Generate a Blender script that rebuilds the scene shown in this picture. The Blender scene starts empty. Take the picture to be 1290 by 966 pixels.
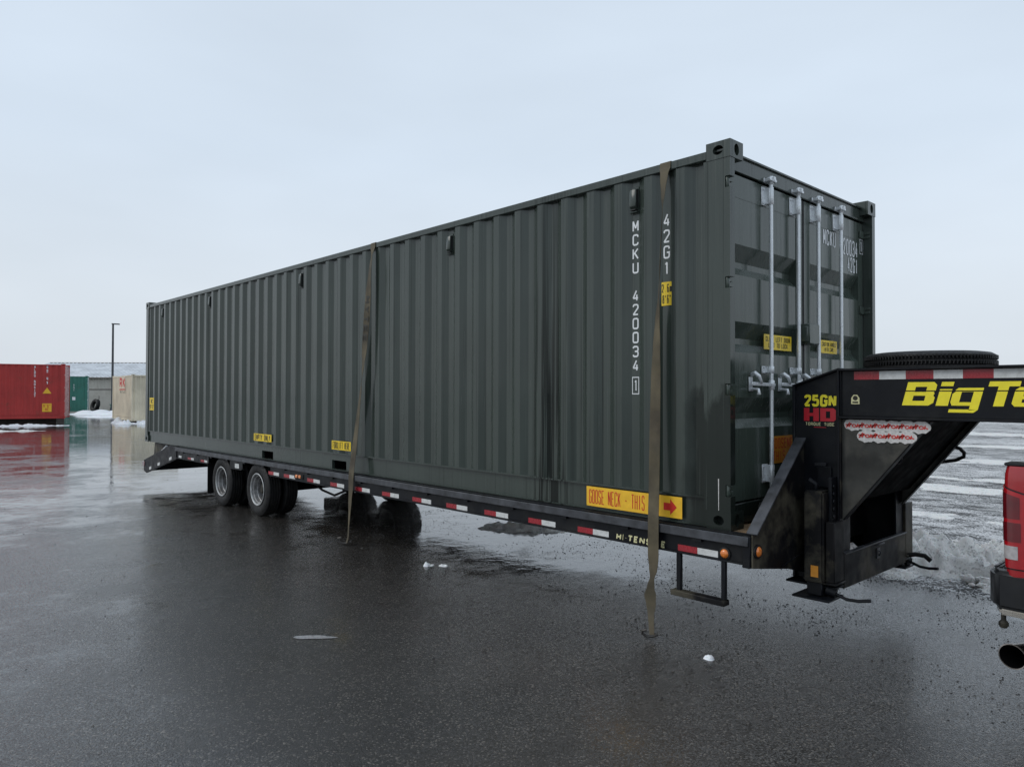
import bpy, bmesh, math, random
from mathutils import Vector, Matrix, noise
R = math.radians
rnd = random.Random(7)
S = bpy.context.scene
COL = S.collection

# ------------------------------------------------------------------ camera
cam = bpy.data.cameras.new('camera')
cam.sensor_width = 36.0
cam.lens = 921.67 / 1290 * 36.0
cam.clip_start = 0.05
cam.clip_end = 3000
co = bpy.data.objects.new('camera', cam)
COL.objects.link(co)
_yaw, _pit, _rol = R(46.996), R(0.838), R(0.127)
_F = Vector((-math.sin(_yaw)*math.cos(_pit), math.cos(_yaw)*math.cos(_pit), math.sin(_pit)))
_R = Vector((math.cos(_yaw), math.sin(_yaw), 0))
_U = _R.cross(_F)
_R2 = _R*math.cos(_rol) + _U*math.sin(_rol)
_U2 = _R2.cross(_F)
co.matrix_world = Matrix(((_R2.x, _U2.x, -_F.x, 2.5424), (_R2.y, _U2.y, -_F.y, -4.3377), (_R2.z, _U2.z, -_F.z, 1.6709), (0, 0, 0, 1)))
S.camera = co

# ------------------------------------------------------------------ sky, sun, exposure
SUN_EL, SUN_AZ = R(42), R(-128)          # azimuth of the sun measured in the x-y plane
w = bpy.data.worlds.new('World')
S.world = w
w.use_nodes = True
nt = w.node_tree
nt.nodes.clear()
def wn(t, **k):
    n = nt.nodes.new(t)
    for a, b in k.items(): setattr(n, a, b)
    return n
sky = wn('ShaderNodeTexSky', sky_type='NISHITA', sun_disc=False, sun_elevation=SUN_EL, sun_rotation=R(90) - SUN_AZ,
         air_density=1.0, dust_density=4.0, ozone_density=1.0)
tc = wn('ShaderNodeTexCoord')
sep = wn('ShaderNodeSeparateXYZ')
nt.links.new(tc.outputs['Generated'], sep.inputs[0])
ramp = wn('ShaderNodeValToRGB')
nt.links.new(sep.outputs['Z'], ramp.inputs[0])
cr = ramp.color_ramp
cr.elements[0].position = 0.0; cr.elements[0].color = (0.725, 0.785, 0.845, 1)
cr.elements[1].position = 1.0; cr.elements[1].color = (0.66, 0.76, 0.88, 1)
e = cr.elements.new(0.12); e.color = (0.745, 0.82, 0.90, 1)
e = cr.elements.new(0.30); e.color = (0.705, 0.81, 0.93, 1)
cn = wn('ShaderNodeTexNoise'); cn.inputs['Scale'].default_value = 1.6; cn.inputs['Detail'].default_value = 4
cmap = wn('ShaderNodeMapping'); cmap.inputs['Scale'].default_value = (1, 1, 3.2)
nt.links.new(tc.outputs['Generated'], cmap.inputs[0]); nt.links.new(cmap.outputs[0], cn.inputs['Vector'])
cmr = wn('ShaderNodeMapRange'); cmr.inputs[1].default_value = .3; cmr.inputs[2].default_value = .7
cmr.inputs[3].default_value = 0.93 * 10; cmr.inputs[4].default_value = 1.05 * 10
nt.links.new(cn.outputs[0], cmr.inputs[0])
cl = wn('ShaderNodeVectorMath', operation='SCALE')
nt.links.new(ramp.outputs[0], cl.inputs[0]); nt.links.new(cmr.outputs[0], cl.inputs['Scale'])
mx = wn('ShaderNodeMixRGB'); mx.inputs[0].default_value = 0.93
nt.links.new(sky.outputs[0], mx.inputs[1]); nt.links.new(cl.outputs[0], mx.inputs[2])
bg = wn('ShaderNodeBackground'); bg.inputs[1].default_value = 0.10
wo = wn('ShaderNodeOutputWorld')
nt.links.new(mx.outputs[0], bg.inputs[0]); nt.links.new(bg.outputs[0], wo.inputs[0])

sl = bpy.data.lights.new('sun', 'SUN')
sl.energy = 1.1
sl.angle = R(35)
sl.color = (1.0, 0.97, 0.93)
so = bpy.data.objects.new('sun', sl)
so.location = (0, 0, 40)
COL.objects.link(so)
_d = Vector((math.cos(SUN_EL)*math.cos(SUN_AZ), math.cos(SUN_EL)*math.sin(SUN_AZ), math.sin(SUN_EL)))
so.rotation_euler = _d.to_track_quat('Z', 'Y').to_euler()

S.view_settings.view_transform = 'Standard'
S.view_settings.look = 'None'
S.view_settings.exposure = 0.0
S.view_settings.gamma = 1.0
S.view_settings.use_curve_mapping = False
S.cycles.max_bounces = 8

# ------------------------------------------------------------------ material helpers
class NT:
    def __init__(s, name):
        s.m = bpy.data.materials.new(name)
        s.m.use_nodes = True
        s.t = s.m.node_tree
        s.b = s.t.nodes['Principled BSDF']
        s.tc = s.n('ShaderNodeTexCoord')
    def n(s, t, **k):
        o = s.t.nodes.new(t)
        for a, b in k.items(): setattr(o, a, b)
        return o
    def l(s, a, b): s.t.links.new(a, b)
    def mapping(s, scale=(1, 1, 1), src='Object'):
        mp = s.n('ShaderNodeMapping'); mp.inputs['Scale'].default_value = scale
        s.l(s.tc.outputs[src], mp.inputs[0]); return mp.outputs[0]
    def noise(s, scale, detail=3, vec=None, rough=.5, dist=0):
        o = s.n('ShaderNodeTexNoise')
        o.inputs['Scale'].default_value = scale; o.inputs['Detail'].default_value = detail
        o.inputs['Roughness'].default_value = rough; o.inputs['Distortion'].default_value = dist
        s.l(vec if vec is not None else s.tc.outputs['Object'], o.inputs['Vector']); return o.outputs[0]
    def rng(s, v, a, b, c=0, d=1, smooth=False):
        o = s.n('ShaderNodeMapRange')
        if smooth: o.interpolation_type = 'SMOOTHSTEP'
        s.l(v, o.inputs[0])
        for i, x in enumerate((a, b, c, d)): o.inputs[i+1].default_value = x
        return o.outputs[0]
    def math(s, op, a, b=None):
        o = s.n('ShaderNodeMath', operation=op)
        for i, x in enumerate((a, b)):
            if x is None: continue
            if isinstance(x, (int, float)): o.inputs[i].default_value = x
            else: s.l(x, o.inputs[i])
        return o.outputs[0]
    def mix(s, f, a, b):
        o = s.n('ShaderNodeMixRGB')
        for i, x in enumerate((f, a, b)):
            if isinstance(x, tuple): o.inputs[i].default_value = (*x, 1) if len(x) == 3 else x
            elif isinstance(x, (int, float)): o.inputs[i].default_value = x
            else: s.l(x, o.inputs[i])
        return o.outputs[0]
    def bump(s, h, strength=.3, dist=.01, normal=None):
        o = s.n('ShaderNodeBump'); o.inputs['Strength'].default_value = strength; o.inputs['Distance'].default_value = dist
        s.l(h, o.inputs['Height'])
        if normal is not None: s.l(normal, o.inputs['Normal'])
        return o.outputs[0]
    def set(s, **k):
        for a, v in k.items():
            a = a.replace('_', ' ')
            if isinstance(v, tuple): s.b.inputs[a].default_value = (*v, 1) if len(v) == 3 else v
            elif isinstance(v, (int, float)): s.b.inputs[a].default_value = v
            else: s.l(v, s.b.inputs[a])
        return s
    def xyz(s, src='Object'):
        o = s.n('ShaderNodeSeparateXYZ'); s.l(s.tc.outputs[src], o.inputs[0]); return o.outputs

def pbr(name, col, rough=.5, metal=0.0, var=.25, scale=6, grime=None, grime_amt=.4, bump=0, bscale=60, spec=.5, coat=0):
    t = NT(name)
    nz = t.noise(scale, 5)
    dark = tuple(c*(1-var) for c in col); lite = tuple(min(1, c*(1+var)) for c in col)
    c = t.mix(t.rng(nz, .3, .7), dark, lite)
    if grime:
        g = t.rng(t.noise(scale*.6, 6, rough=.65), .48, .68, 0, grime_amt)
        c = t.mix(g, c, grime)
    t.set(Base_Color=c, Metallic=metal, Roughness=t.rng(t.noise(scale*2.3, 4), .3, .7, max(.03, rough-.1), min(1, rough+.12)),
          Specular_IOR_Level=spec, Coat_Weight=coat, Coat_Roughness=.08)
    if bump: t.set(Normal=t.bump(t.noise(bscale, 3), bump, .004))
    return t.m

def container_paint(name, col, streak=.5, rough=.36, stain=False, rust=None):
    t = NT(name)
    o = t.xyz()
    v1 = t.mapping((9, 9, .35))
    st = t.rng(t.noise(3.0, 5, v1, .6), .42, .75)
    big = t.noise(1.3, 4)
    c = t.mix(t.rng(big, .3, .7), tuple(x*.86 for x in col), tuple(x*1.12 for x in col))
    c = t.mix(t.math('MULTIPLY', st, streak), c, tuple(x*.62 for x in col))
    ro = t.rng(t.noise(4.5, 4, v1), .3, .7, rough-.1, rough+.12)
    if rust:
        rm = t.rng(t.noise(2.2, 7, None, .7), .60, .70, 0, .8)
        c = t.mix(rm, c, rust)
    if stain:
        # water running off the roof: dark wet tracks on two panels, and a wet patch low on the door post
        v2 = t.mapping((30, 30, .45))
        n2 = t.noise(1.0, 4, v2, .6, .35)
        mx_ = t.math('MULTIPLY', t.rng(o[0], -1.92, -1.84), t.rng(o[0], -1.40, -1.52))
        tr = t.math('MULTIPLY', t.math('MULTIPLY', t.rng(n2, .47, .55), mx_), t.rng(o[2], 2.5, .9, .45, 1.0))
        v3 = t.mapping((40, 40, .3))
        n3 = t.noise(1.0, 3, v3, .5, .3)
        m3 = t.math('MULTIPLY', t.rng(o[0], -1.5, -1.35), t.rng(o[0], -1.0, -1.15))
        tr2 = t.math('MULTIPLY', t.math('MULTIPLY', t.rng(n3, .60, .66), m3), .7)
        edge = t.noise(3.0, 5, t.mapping((1.6, 1.6, .6)), .6)
        zz = t.math('ADD', o[2], t.math('MULTIPLY', edge, 1.3))
        pm = t.math('MULTIPLY', t.rng(zz, 1.62, 1.45, smooth=True), t.rng(t.math('ADD', o[0], t.math('MULTIPLY', edge, .25)), -.26, -.18))
        pm = t.math('MULTIPLY', pm, .8)
        al = t.math('MAXIMUM', t.math('MAXIMUM', tr, tr2), pm)
        v4 = t.mapping((55, 55, .22))
        fine = t.math('MULTIPLY', t.rng(t.noise(1.0, 3, v4, .5, .2), .60, .68), .45)
        al = t.math('MAXIMUM', al, fine)
        c = t.mix(t.math('MULTIPLY', al, .85), c, tuple(x*.14 for x in col))
        spec = t.rng(al, 0, 1, .5, .22)
        t.l(spec, t.b.inputs['Specular IOR Level'])
        ro = t.math('SUBTRACT', ro, t.math('MULTIPLY', al, .1))
        # pale chalky runs
        v5 = t.mapping((26, 26, .3))
        pale = t.math('MULTIPLY', t.rng(t.noise(2.0, 3, v5, .5, .2), .66, .74), .25)
        c = t.mix(pale, c, tuple(min(1, x*1.9+.03) for x in col))
    t.set(Base_Color=c, Roughness=ro)
    t.set(Normal=t.bump(t.noise(2.2, 3, t.mapping((1, 1, .5))), .16, .025))
    return t.m

M = {}
M['green'] = container_paint('dark_green_container_paint', (.041, .054, .046), .35, .16, True)
M['door'] = container_paint('lightened_door_green', (.058, .076, .063), .25, .2)  # container green lightened in colour, as the sun leaves the doors dim
M['red'] = container_paint('red_container_paint', (.45, .034, .030), .45, .5, rust=(.20, .05, .03))
M['teal'] = container_paint('teal_container_paint', (.030, .165, .125), .5, .5, rust=(.08, .09, .06))
M['beige'] = container_paint('beige_container_paint', (.72, .65, .50), .2, .5, rust=(.55, .47, .32))
M['black'] = pbr('black_trailer_paint', (.0055, .0065, .009), .42, 0, .3, 5, (.04, .04, .036), .35, .08, 30, spec=.22)
M['dirty'] = pbr('dirty_black_steel', (.0075, .0075, .0085), .5, 0, .35, 4, (.115, .104, .075), .85, .15, 40, spec=.2)
M['dusty'] = pbr('dusty_black_steel', (.045, .045, .041), .6, 0, .35, 7, (.10, .095, .08), .75, .2, 45, spec=.25)
M['shade_black'] = pbr('shade_black_steel', (.0022, .0022, .0025), .75, 0, .3, 5, spec=.05)  # black lowered to paint in the shade under the trailer and in cavities
M['worn'] = pbr('worn_steel_edge', (.062, .066, .075), .42, .2, .4, 9, (.012, .012, .013), .8, .1, 50)
M['rubber'] = pbr('tyre_rubber', (.0085, .0085, .009), .6, 0, .3, 20, (.045, .042, .036), .3, .15, 80, spec=.35)
M['flap'] = pbr('mud_flap_rubber', (.005, .005, .0055), .6, 0, .2, 12, spec=.25)
M['rim'] = pbr('shade_toned_rim', (.27, .27, .27), .45, .3, .35, 14, (.05, .042, .034), .8)  # grey lowered to paint shade into the dish, grime over it
M['rimlip'] = pbr('worn_rim_lip', (.42, .43, .43), .4, .3, .2, 20, (.16, .14, .12), .5)
M['galv'] = pbr('galvanised_steel', (.74, .77, .79), .30, .35, .06, 5, (.45, .46, .47), .25)
M['gasket'] = pbr('door_gasket', (.018, .020, .020), .6)
M['wood'] = pbr('deck_timber', (.34, .22, .12), .7, 0, .35, 9, (.12, .09, .06), .5, .2, 60)
M['block'] = pbr('support_timber', (.055, .045, .04), .8, 0, .3, 9)
M['tape_red'] = pbr('red_reflective_tape', (.34, .018, .028), .3, 0, .12, 30, (.08, .03, .03), .3)
M['tape_white'] = pbr('white_reflective_tape', (.66, .67, .66), .3, 0, .08, 30, (.3, .29, .26), .35)
M['amber'] = pbr('amber_lens', (.75, .20, .02), .2, 0, .2, 40, coat=1)
M['redlens'] = pbr('red_lens', (.38, .006, .012), .12, 0, .15, 20, coat=1)
M['darkredlens'] = pbr('dark_red_lens', (.12, .004, .008), .1, 0, .15, 20, coat=1)
M['clearlens'] = pbr('clear_lens', (.42, .40, .40), .15, 0, .2, 40, coat=1)
M['yellow'] = pbr('yellow_sticker', (.82, .58, .02), .4, 0, .08, 20)
M['orange'] = pbr('orange_sticker', (.75, .30, .03), .4, 0, .1, 20)
M['signyellow'] = pbr('yellow_sign', (.86, .50, .03), .4, 0, .08, 20)
M['signred'] = pbr('red_print', (.60, .028, .018), .45, 0, .1, 20)
M['inkblack'] = pbr('black_print', (.02, .018, .01), .5)
M['inkwhite'] = pbr('white_lettering', (.74, .76, .77), .5, 0, .06, 20)
M['decal'] = pbr('yellow_decal', (.90, .77, .03), .35, 0, .06, 20)
M['decalred'] = pbr('red_decal', (.50, .012, .025), .35, 0, .06, 20)
M['cream'] = pbr('cream_decal', (.68, .64, .36), .4, 0, .1, 20)
M['stickerwhite'] = pbr('white_sticker', (.62, .60, .58), .4, 0, .2, 60)
M['webbing'] = pbr('olive_strap_webbing', (.088, .072, .042), .75, 0, .55, 4, (.036, .027, .020), .8, .3, 300)
M['hook'] = pbr('strap_hook_steel', (.07, .065, .06), .45, .5, .4, 30)
M['truckred'] = pbr('red_truck_paint', (.34, .008, .012), .22, 0, .08, 3, (.28, .03, .03), .2, coat=.6)
M['plastic'] = pbr('black_bumper_plastic', (.009, .010, .012), .42, 0, .2, 10, (.03, .03, .03), .3, .06, 200, spec=.4)
M['chrome'] = pbr('dirty_chrome', (.56, .53, .48), .22, 1, .15, 10, (.25, .20, .15), .5)
M['exhaust'] = pbr('stained_exhaust', (.34, .31, .29), .3, 1, .3, 8, (.09, .07, .06), .5)
M['glass'] = pbr('tinted_glass', (.012, .014, .016), .05, 0, .1, 5, coat=1)
M['polegrey'] = pbr('lamp_pole_paint', (.055, .06, .065), .5)
M['cladding'] = pbr('tan_metal_cladding', (.54, .515, .46), .5, 0, .1, 1.2, (.28, .22, .17), .35)
M['trim'] = pbr('brown_trim', (.20, .18, .16), .6)
M['roofing'] = pbr('snowy_metal_roof', (.62, .64, .66), .5, 0, .2, .8, (.80, .82, .84), .7)

def asphalt():
    t = NT('wet_asphalt')
    g = t.tc.outputs['Object']
    n_big = t.noise(.22, 4, None, .55)
    n_mid = t.noise(1.4, 5, None, .6)
    n_f = t.noise(95, 3, None, .7)
    vor = t.n('ShaderNodeTexVoronoi'); vor.inputs['Scale'].default_value = 120
    t.l(g, vor.inputs['Vector'])
    agg = vor.outputs['Color']
    sa = t.n('ShaderNodeSeparateColor'); t.l(agg, sa.inputs[0])
    base = t.mix(t.rng(n_mid, .3, .7), (.014, .0128, .0115), (.028, .0255, .0225))
    base = t.mix(t.math('MULTIPLY', t.rng(sa.outputs[0], .84, 1.0), .7), base, (.20, .18, .155))
    base = t.mix(t.rng(n_big, .56, .74, 0, .35), base, (.060, .050, .040))
    o = t.xyz()
    # standing water: more of it down the yard to the left and along the trailer, less on the crown nearest the camera
    bias = t.math('ADD', t.math('ADD', t.rng(o[0], -1.5, -12.0, .0, .075, True), t.rng(o[0], -2.6, -.8, .0, -.07, True)), t.rng(o[1], -1.0, 1.5, -.03, .05, True))
    fine = t.noise(6.0, 4, t.mapping((1, .6, 1)), .6)
    wsum = t.math('ADD', t.math('ADD', t.math('MULTIPLY', n_big, .45), t.math('MULTIPLY', n_mid, .35)), t.math('MULTIPLY', fine, .2))
    wet = t.rng(t.math('ADD', wsum, bias), .46, .62, smooth=True)
    t.set(Base_Color=base, Roughness=.55, IOR=1.45, Specular_IOR_Level=.16)
    h = t.math('ADD', t.math('MULTIPLY', vor.outputs['Distance'], -1.0), t.math('MULTIPLY', n_f, .9))
    ston = t.n('ShaderNodeBump'); ston.inputs['Distance'].default_value = .008; ston.inputs['Strength'].default_value = .6
    t.l(h, ston.inputs['Height'])
    # the water stands level between the stones: only stones that rise above it break the film
    hs = t.math('MAXIMUM', h, t.rng(wet, 0, 1, -.13, .42))
    wav = t.n('ShaderNodeBump'); wav.inputs['Distance'].default_value = .008; wav.inputs['Strength'].default_value = .42
    t.l(hs, wav.inputs['Height'])
    w2 = t.bump(t.noise(2.2, 4, t.mapping((1, 1, 1)), .65), .12, .03, wav.outputs[0])
    t.set(Normal=ston.outputs[0], Coat_Weight=1.0, Coat_Roughness=t.math('ADD', t.rng(wet, 0, 1, .20, .03), t.rng(t.noise(1.1, 5, t.mapping((1, .5, 1)), .65), .5, .62, 0, .09)), Coat_IOR=1.55, Coat_Normal=w2)
    return t.m
M['asphalt'] = asphalt()

def lot():
    t = NT('slushy_gravel_lot')
    v = t.mapping((.8, 1.6, 1))
    a = t.noise(2.6, 10, v, .72, .5)
    b = t.noise(.16, 3, v)
    grit = t.noise(30, 4, None, .75)
    s = t.math('ADD', t.math('ADD', t.math('MULTIPLY', a, .62), t.math('MULTIPLY', b, .38)), t.math('MULTIPLY', t.math('SUBTRACT', grit, .5), .9))
    snow = t.rng(s, .495, .56, smooth=True)
    base = t.mix(t.rng(grit, .35, .7), (.014, .014, .015), (.060, .058, .054))
    base = t.mix(snow, base, (.60, .60, .60))
    pud = t.rng(t.noise(1.6, 6, v, .68), .46, .56, smooth=True)
    t.set(Base_Color=base, Roughness=.55, IOR=1.38, Coat_Weight=t.math('MULTIPLY', t.math('MULTIPLY', pud, .75), t.math('SUBTRACT', 1.0, t.math('MULTIPLY', snow, .8))), Coat_Roughness=.12, Coat_IOR=1.4, Specular_IOR_Level=.25)
    h = t.math('ADD', t.math('MULTIPLY', grit, .7), t.math('MULTIPLY', t.noise(9, 4), .6))
    t.set(Normal=t.bump(h, .8, .03), Coat_Normal=t.bump(h, .45, .03))
    return t.m
M['lot'] = lot()

def snow(name, c0, c1, dirt, amt):
    t = NT(name)
    a = t.noise(9, 5, None, .65); b = t.noise(45, 3, None, .7)
    c = t.mix(t.rng(a, .3, .7), c0, c1)
    c = t.mix(t.rng(t.math('ADD', t.math('MULTIPLY', a, .5), t.math('MULTIPLY', b, .5)), .50, .64, 0, amt), c, dirt)
    t.set(Base_Color=c, Roughness=.55, IOR=1.31, Subsurface_Weight=.08)
    t.set(Normal=t.bump(t.math('ADD', t.math('MULTIPLY', a, .6), t.math('MULTIPLY', b, .5)), .6, .02))
    return t.m
M['slush'] = snow('dirty_slush', (.58, .57, .54), (.82, .82, .80), (.06, .055, .05), .75)
M['snow'] = snow('fresh_snow', (.72, .74, .77), (.82, .83, .84), (.45, .45, .45), .3)
M['smear'] = snow('thin_slush_smear', (.16, .16, .16), (.42, .42, .43), (.05, .05, .05), .9)
M['grit'] = pbr('wet_grit', (.018, .017, .016), .4, 0, .5, 40)

# ------------------------------------------------------------------ object helpers
ORI = {}
def tag(o, label, cat=None, group=None, kind=None):
    if label: o['label'] = label
    if cat: o['category'] = cat
    if group: o['group'] = group
    if kind: o['kind'] = kind
    return o
def thing(name, label, cat, loc=(0, 0, 0), group=None):
    o = bpy.data.objects.new(name, None)
    o.empty_display_size = .2
    o.location = loc
    COL.objects.link(o)
    ORI[o.name] = Vector(loc)
    return tag(o, label, cat, group)
def copy_of(src, parent, loc):
    o = src.copy(); COL.objects.link(o); o.parent = parent; o.location = loc
    for ch in list(src.children):
        c = ch.copy(); COL.objects.link(c); c.parent = o
    return o

class MB:
    def __init__(s): s.v = []; s.f = []; s.x = None
    def add(s, vs, fs):
        k = len(s.v)
        vs = [Vector(p) for p in vs]
        if s.x: vs = [s.x @ p for p in vs]
        s.v += vs; s.f += [tuple(i+k for i in f) for f in fs]; return s
    def box(s, x0, x1, y0, y1, z0, z1):
        return s.add([(x0,y0,z0),(x1,y0,z0),(x1,y1,z0),(x0,y1,z0),(x0,y0,z1),(x1,y0,z1),(x1,y1,z1),(x0,y1,z1)],
                     [(0,3,2,1),(4,5,6,7),(0,1,5,4),(1,2,6,5),(2,3,7,6),(3,0,4,7)])
    def cb(s, c, d): return s.box(c[0]-d[0]/2, c[0]+d[0]/2, c[1]-d[1]/2, c[1]+d[1]/2, c[2]-d[2]/2, c[2]+d[2]/2)
    def prism(s, poly, axis, a, b):
        n = len(poly)
        def P(u, v, t): return (t, u, v) if axis == 'x' else ((u, t, v) if axis == 'y' else (u, v, t))
        return s.add([P(u, v, a) for u, v in poly] + [P(u, v, b) for u, v in poly],
                     [tuple(range(n))[::-1], tuple(range(n, 2*n))] + [(i, (i+1) % n, (i+1) % n+n, i+n) for i in range(n)])
    def sheet(s, poly, axis, a, b):          # open strip extruded (no caps)
        n = len(poly)
        def P(u, v, t): return (t, u, v) if axis == 'x' else ((u, t, v) if axis == 'y' else (u, v, t))
        return s.add([P(u, v, a) for u, v in poly] + [P(u, v, b) for u, v in poly], [(i, i+1, i+1+n, i+n) for i in range(n-1)])
    def tube(s, pts, r, n=10, cap=True):
        pts = [Vector(p) for p in pts]; rs = r if isinstance(r, (list, tuple)) else [r]*len(pts)
        vs = []; prev = None
        for i, p in enumerate(pts):
            d = (pts[min(i+1, len(pts)-1)] - pts[max(i-1, 0)]).normalized()
            if prev is None:
                a = Vector((0, 0, 1)) if abs(d.z) < .9 else Vector((1, 0, 0))
                u = d.cross(a).normalized()
            else:
                u = (prev - d*prev.dot(d)).normalized()
            prev = u; v = d.cross(u)
            for k in range(n):
                t = 2*math.pi*k/n
                vs.append(p + (u*math.cos(t) + v*math.sin(t))*rs[i])
        fs = [(i*n+k, i*n+(k+1) % n, (i+1)*n+(k+1) % n, (i+1)*n+k) for i in range(len(pts)-1) for k in range(n)]
        if cap: fs += [tuple(range(n))[::-1], tuple(range((len(pts)-1)*n, len(pts)*n))]
        return s.add(vs, fs)
    def bar(s, p, q, w, h):                  # rectangular bar between two points, h along z-ish
        p, q = Vector(p), Vector(q); d = (q-p).normalized()
        a = Vector((0, 0, 1)) if abs(d.z) < .95 else Vector((1, 0, 0))
        u = d.cross(a).normalized()*w/2; v = u.cross(d).normalized()*h/2
        vs = [p-u-v, p+u-v, p+u+v, p-u+v, q-u-v, q+u-v, q+u+v, q-u+v]
        return s.add(vs, [(0,3,2,1),(4,5,6,7),(0,1,5,4),(1,2,6,5),(2,3,7,6),(3,0,4,7)])
    def lathe(s, prof, c, n=32, axis='y'):   # prof: (radius, offset along axis); closed if first==last
        vs = []
        for r, t in prof:
            for k in range(n):
                a = 2*math.pi*k/n; u, v = r*math.cos(a), r*math.sin(a)
                vs.append({'y': (c[0]+u, c[1]+t, c[2]+v), 'z': (c[0]+u, c[1]+v, c[2]+t), 'x': (c[0]+t, c[1]+u, c[2]+v)}[axis])
        m = len(prof)
        return s.add(vs, [(i*n+k, i*n+(k+1) % n, (i+1)*n+(k+1) % n, (i+1)*n+k) for i in range(m-1) for k in range(n)])
    def build(s, name, mat, parent=None, bevel=0, segs=1, smooth=38, sub=None, loc=None):
        bm = bmesh.new()
        o0 = Vector((0, 0, 0))
        if parent is not None:
            p = parent
            while p.parent is not None: p = p.parent
            o0 = ORI.get(p.name, o0)
        if loc is not None: o0 = Vector(loc)
        vs = [bm.verts.new(p - o0) for p in s.v]
        for f in s.f:
            try: bm.faces.new([vs[i] for i in f])
            except ValueError: pass
        bmesh.ops.recalc_face_normals(bm, faces=bm.faces)
        if bevel:
            es = [e for e in bm.edges if len(e.link_faces) == 2 and e.calc_face_angle(0) > .5]
            bmesh.ops.bevel(bm, geom=es, offset=bevel, segments=segs, affect='EDGES', clamp_overlap=True)
        if smooth:
            a = R(smooth)
            for f in bm.faces: f.smooth = True
            for e in bm.edges:
                if len(e.link_faces) != 2 or e.calc_face_angle(0) > a: e.smooth = False
        me = bpy.data.meshes.new(name)
        bm.to_mesh(me); bm.free()
        me.materials.append(mat if not isinstance(mat, str) else M[mat])
        o = bpy.data.objects.new(name, me)
        COL.objects.link(o)
        if parent is not None: o.parent = parent
        if loc is not None: o.location = loc
        if parent is None: ORI[o.name] = o0
        return o

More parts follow.
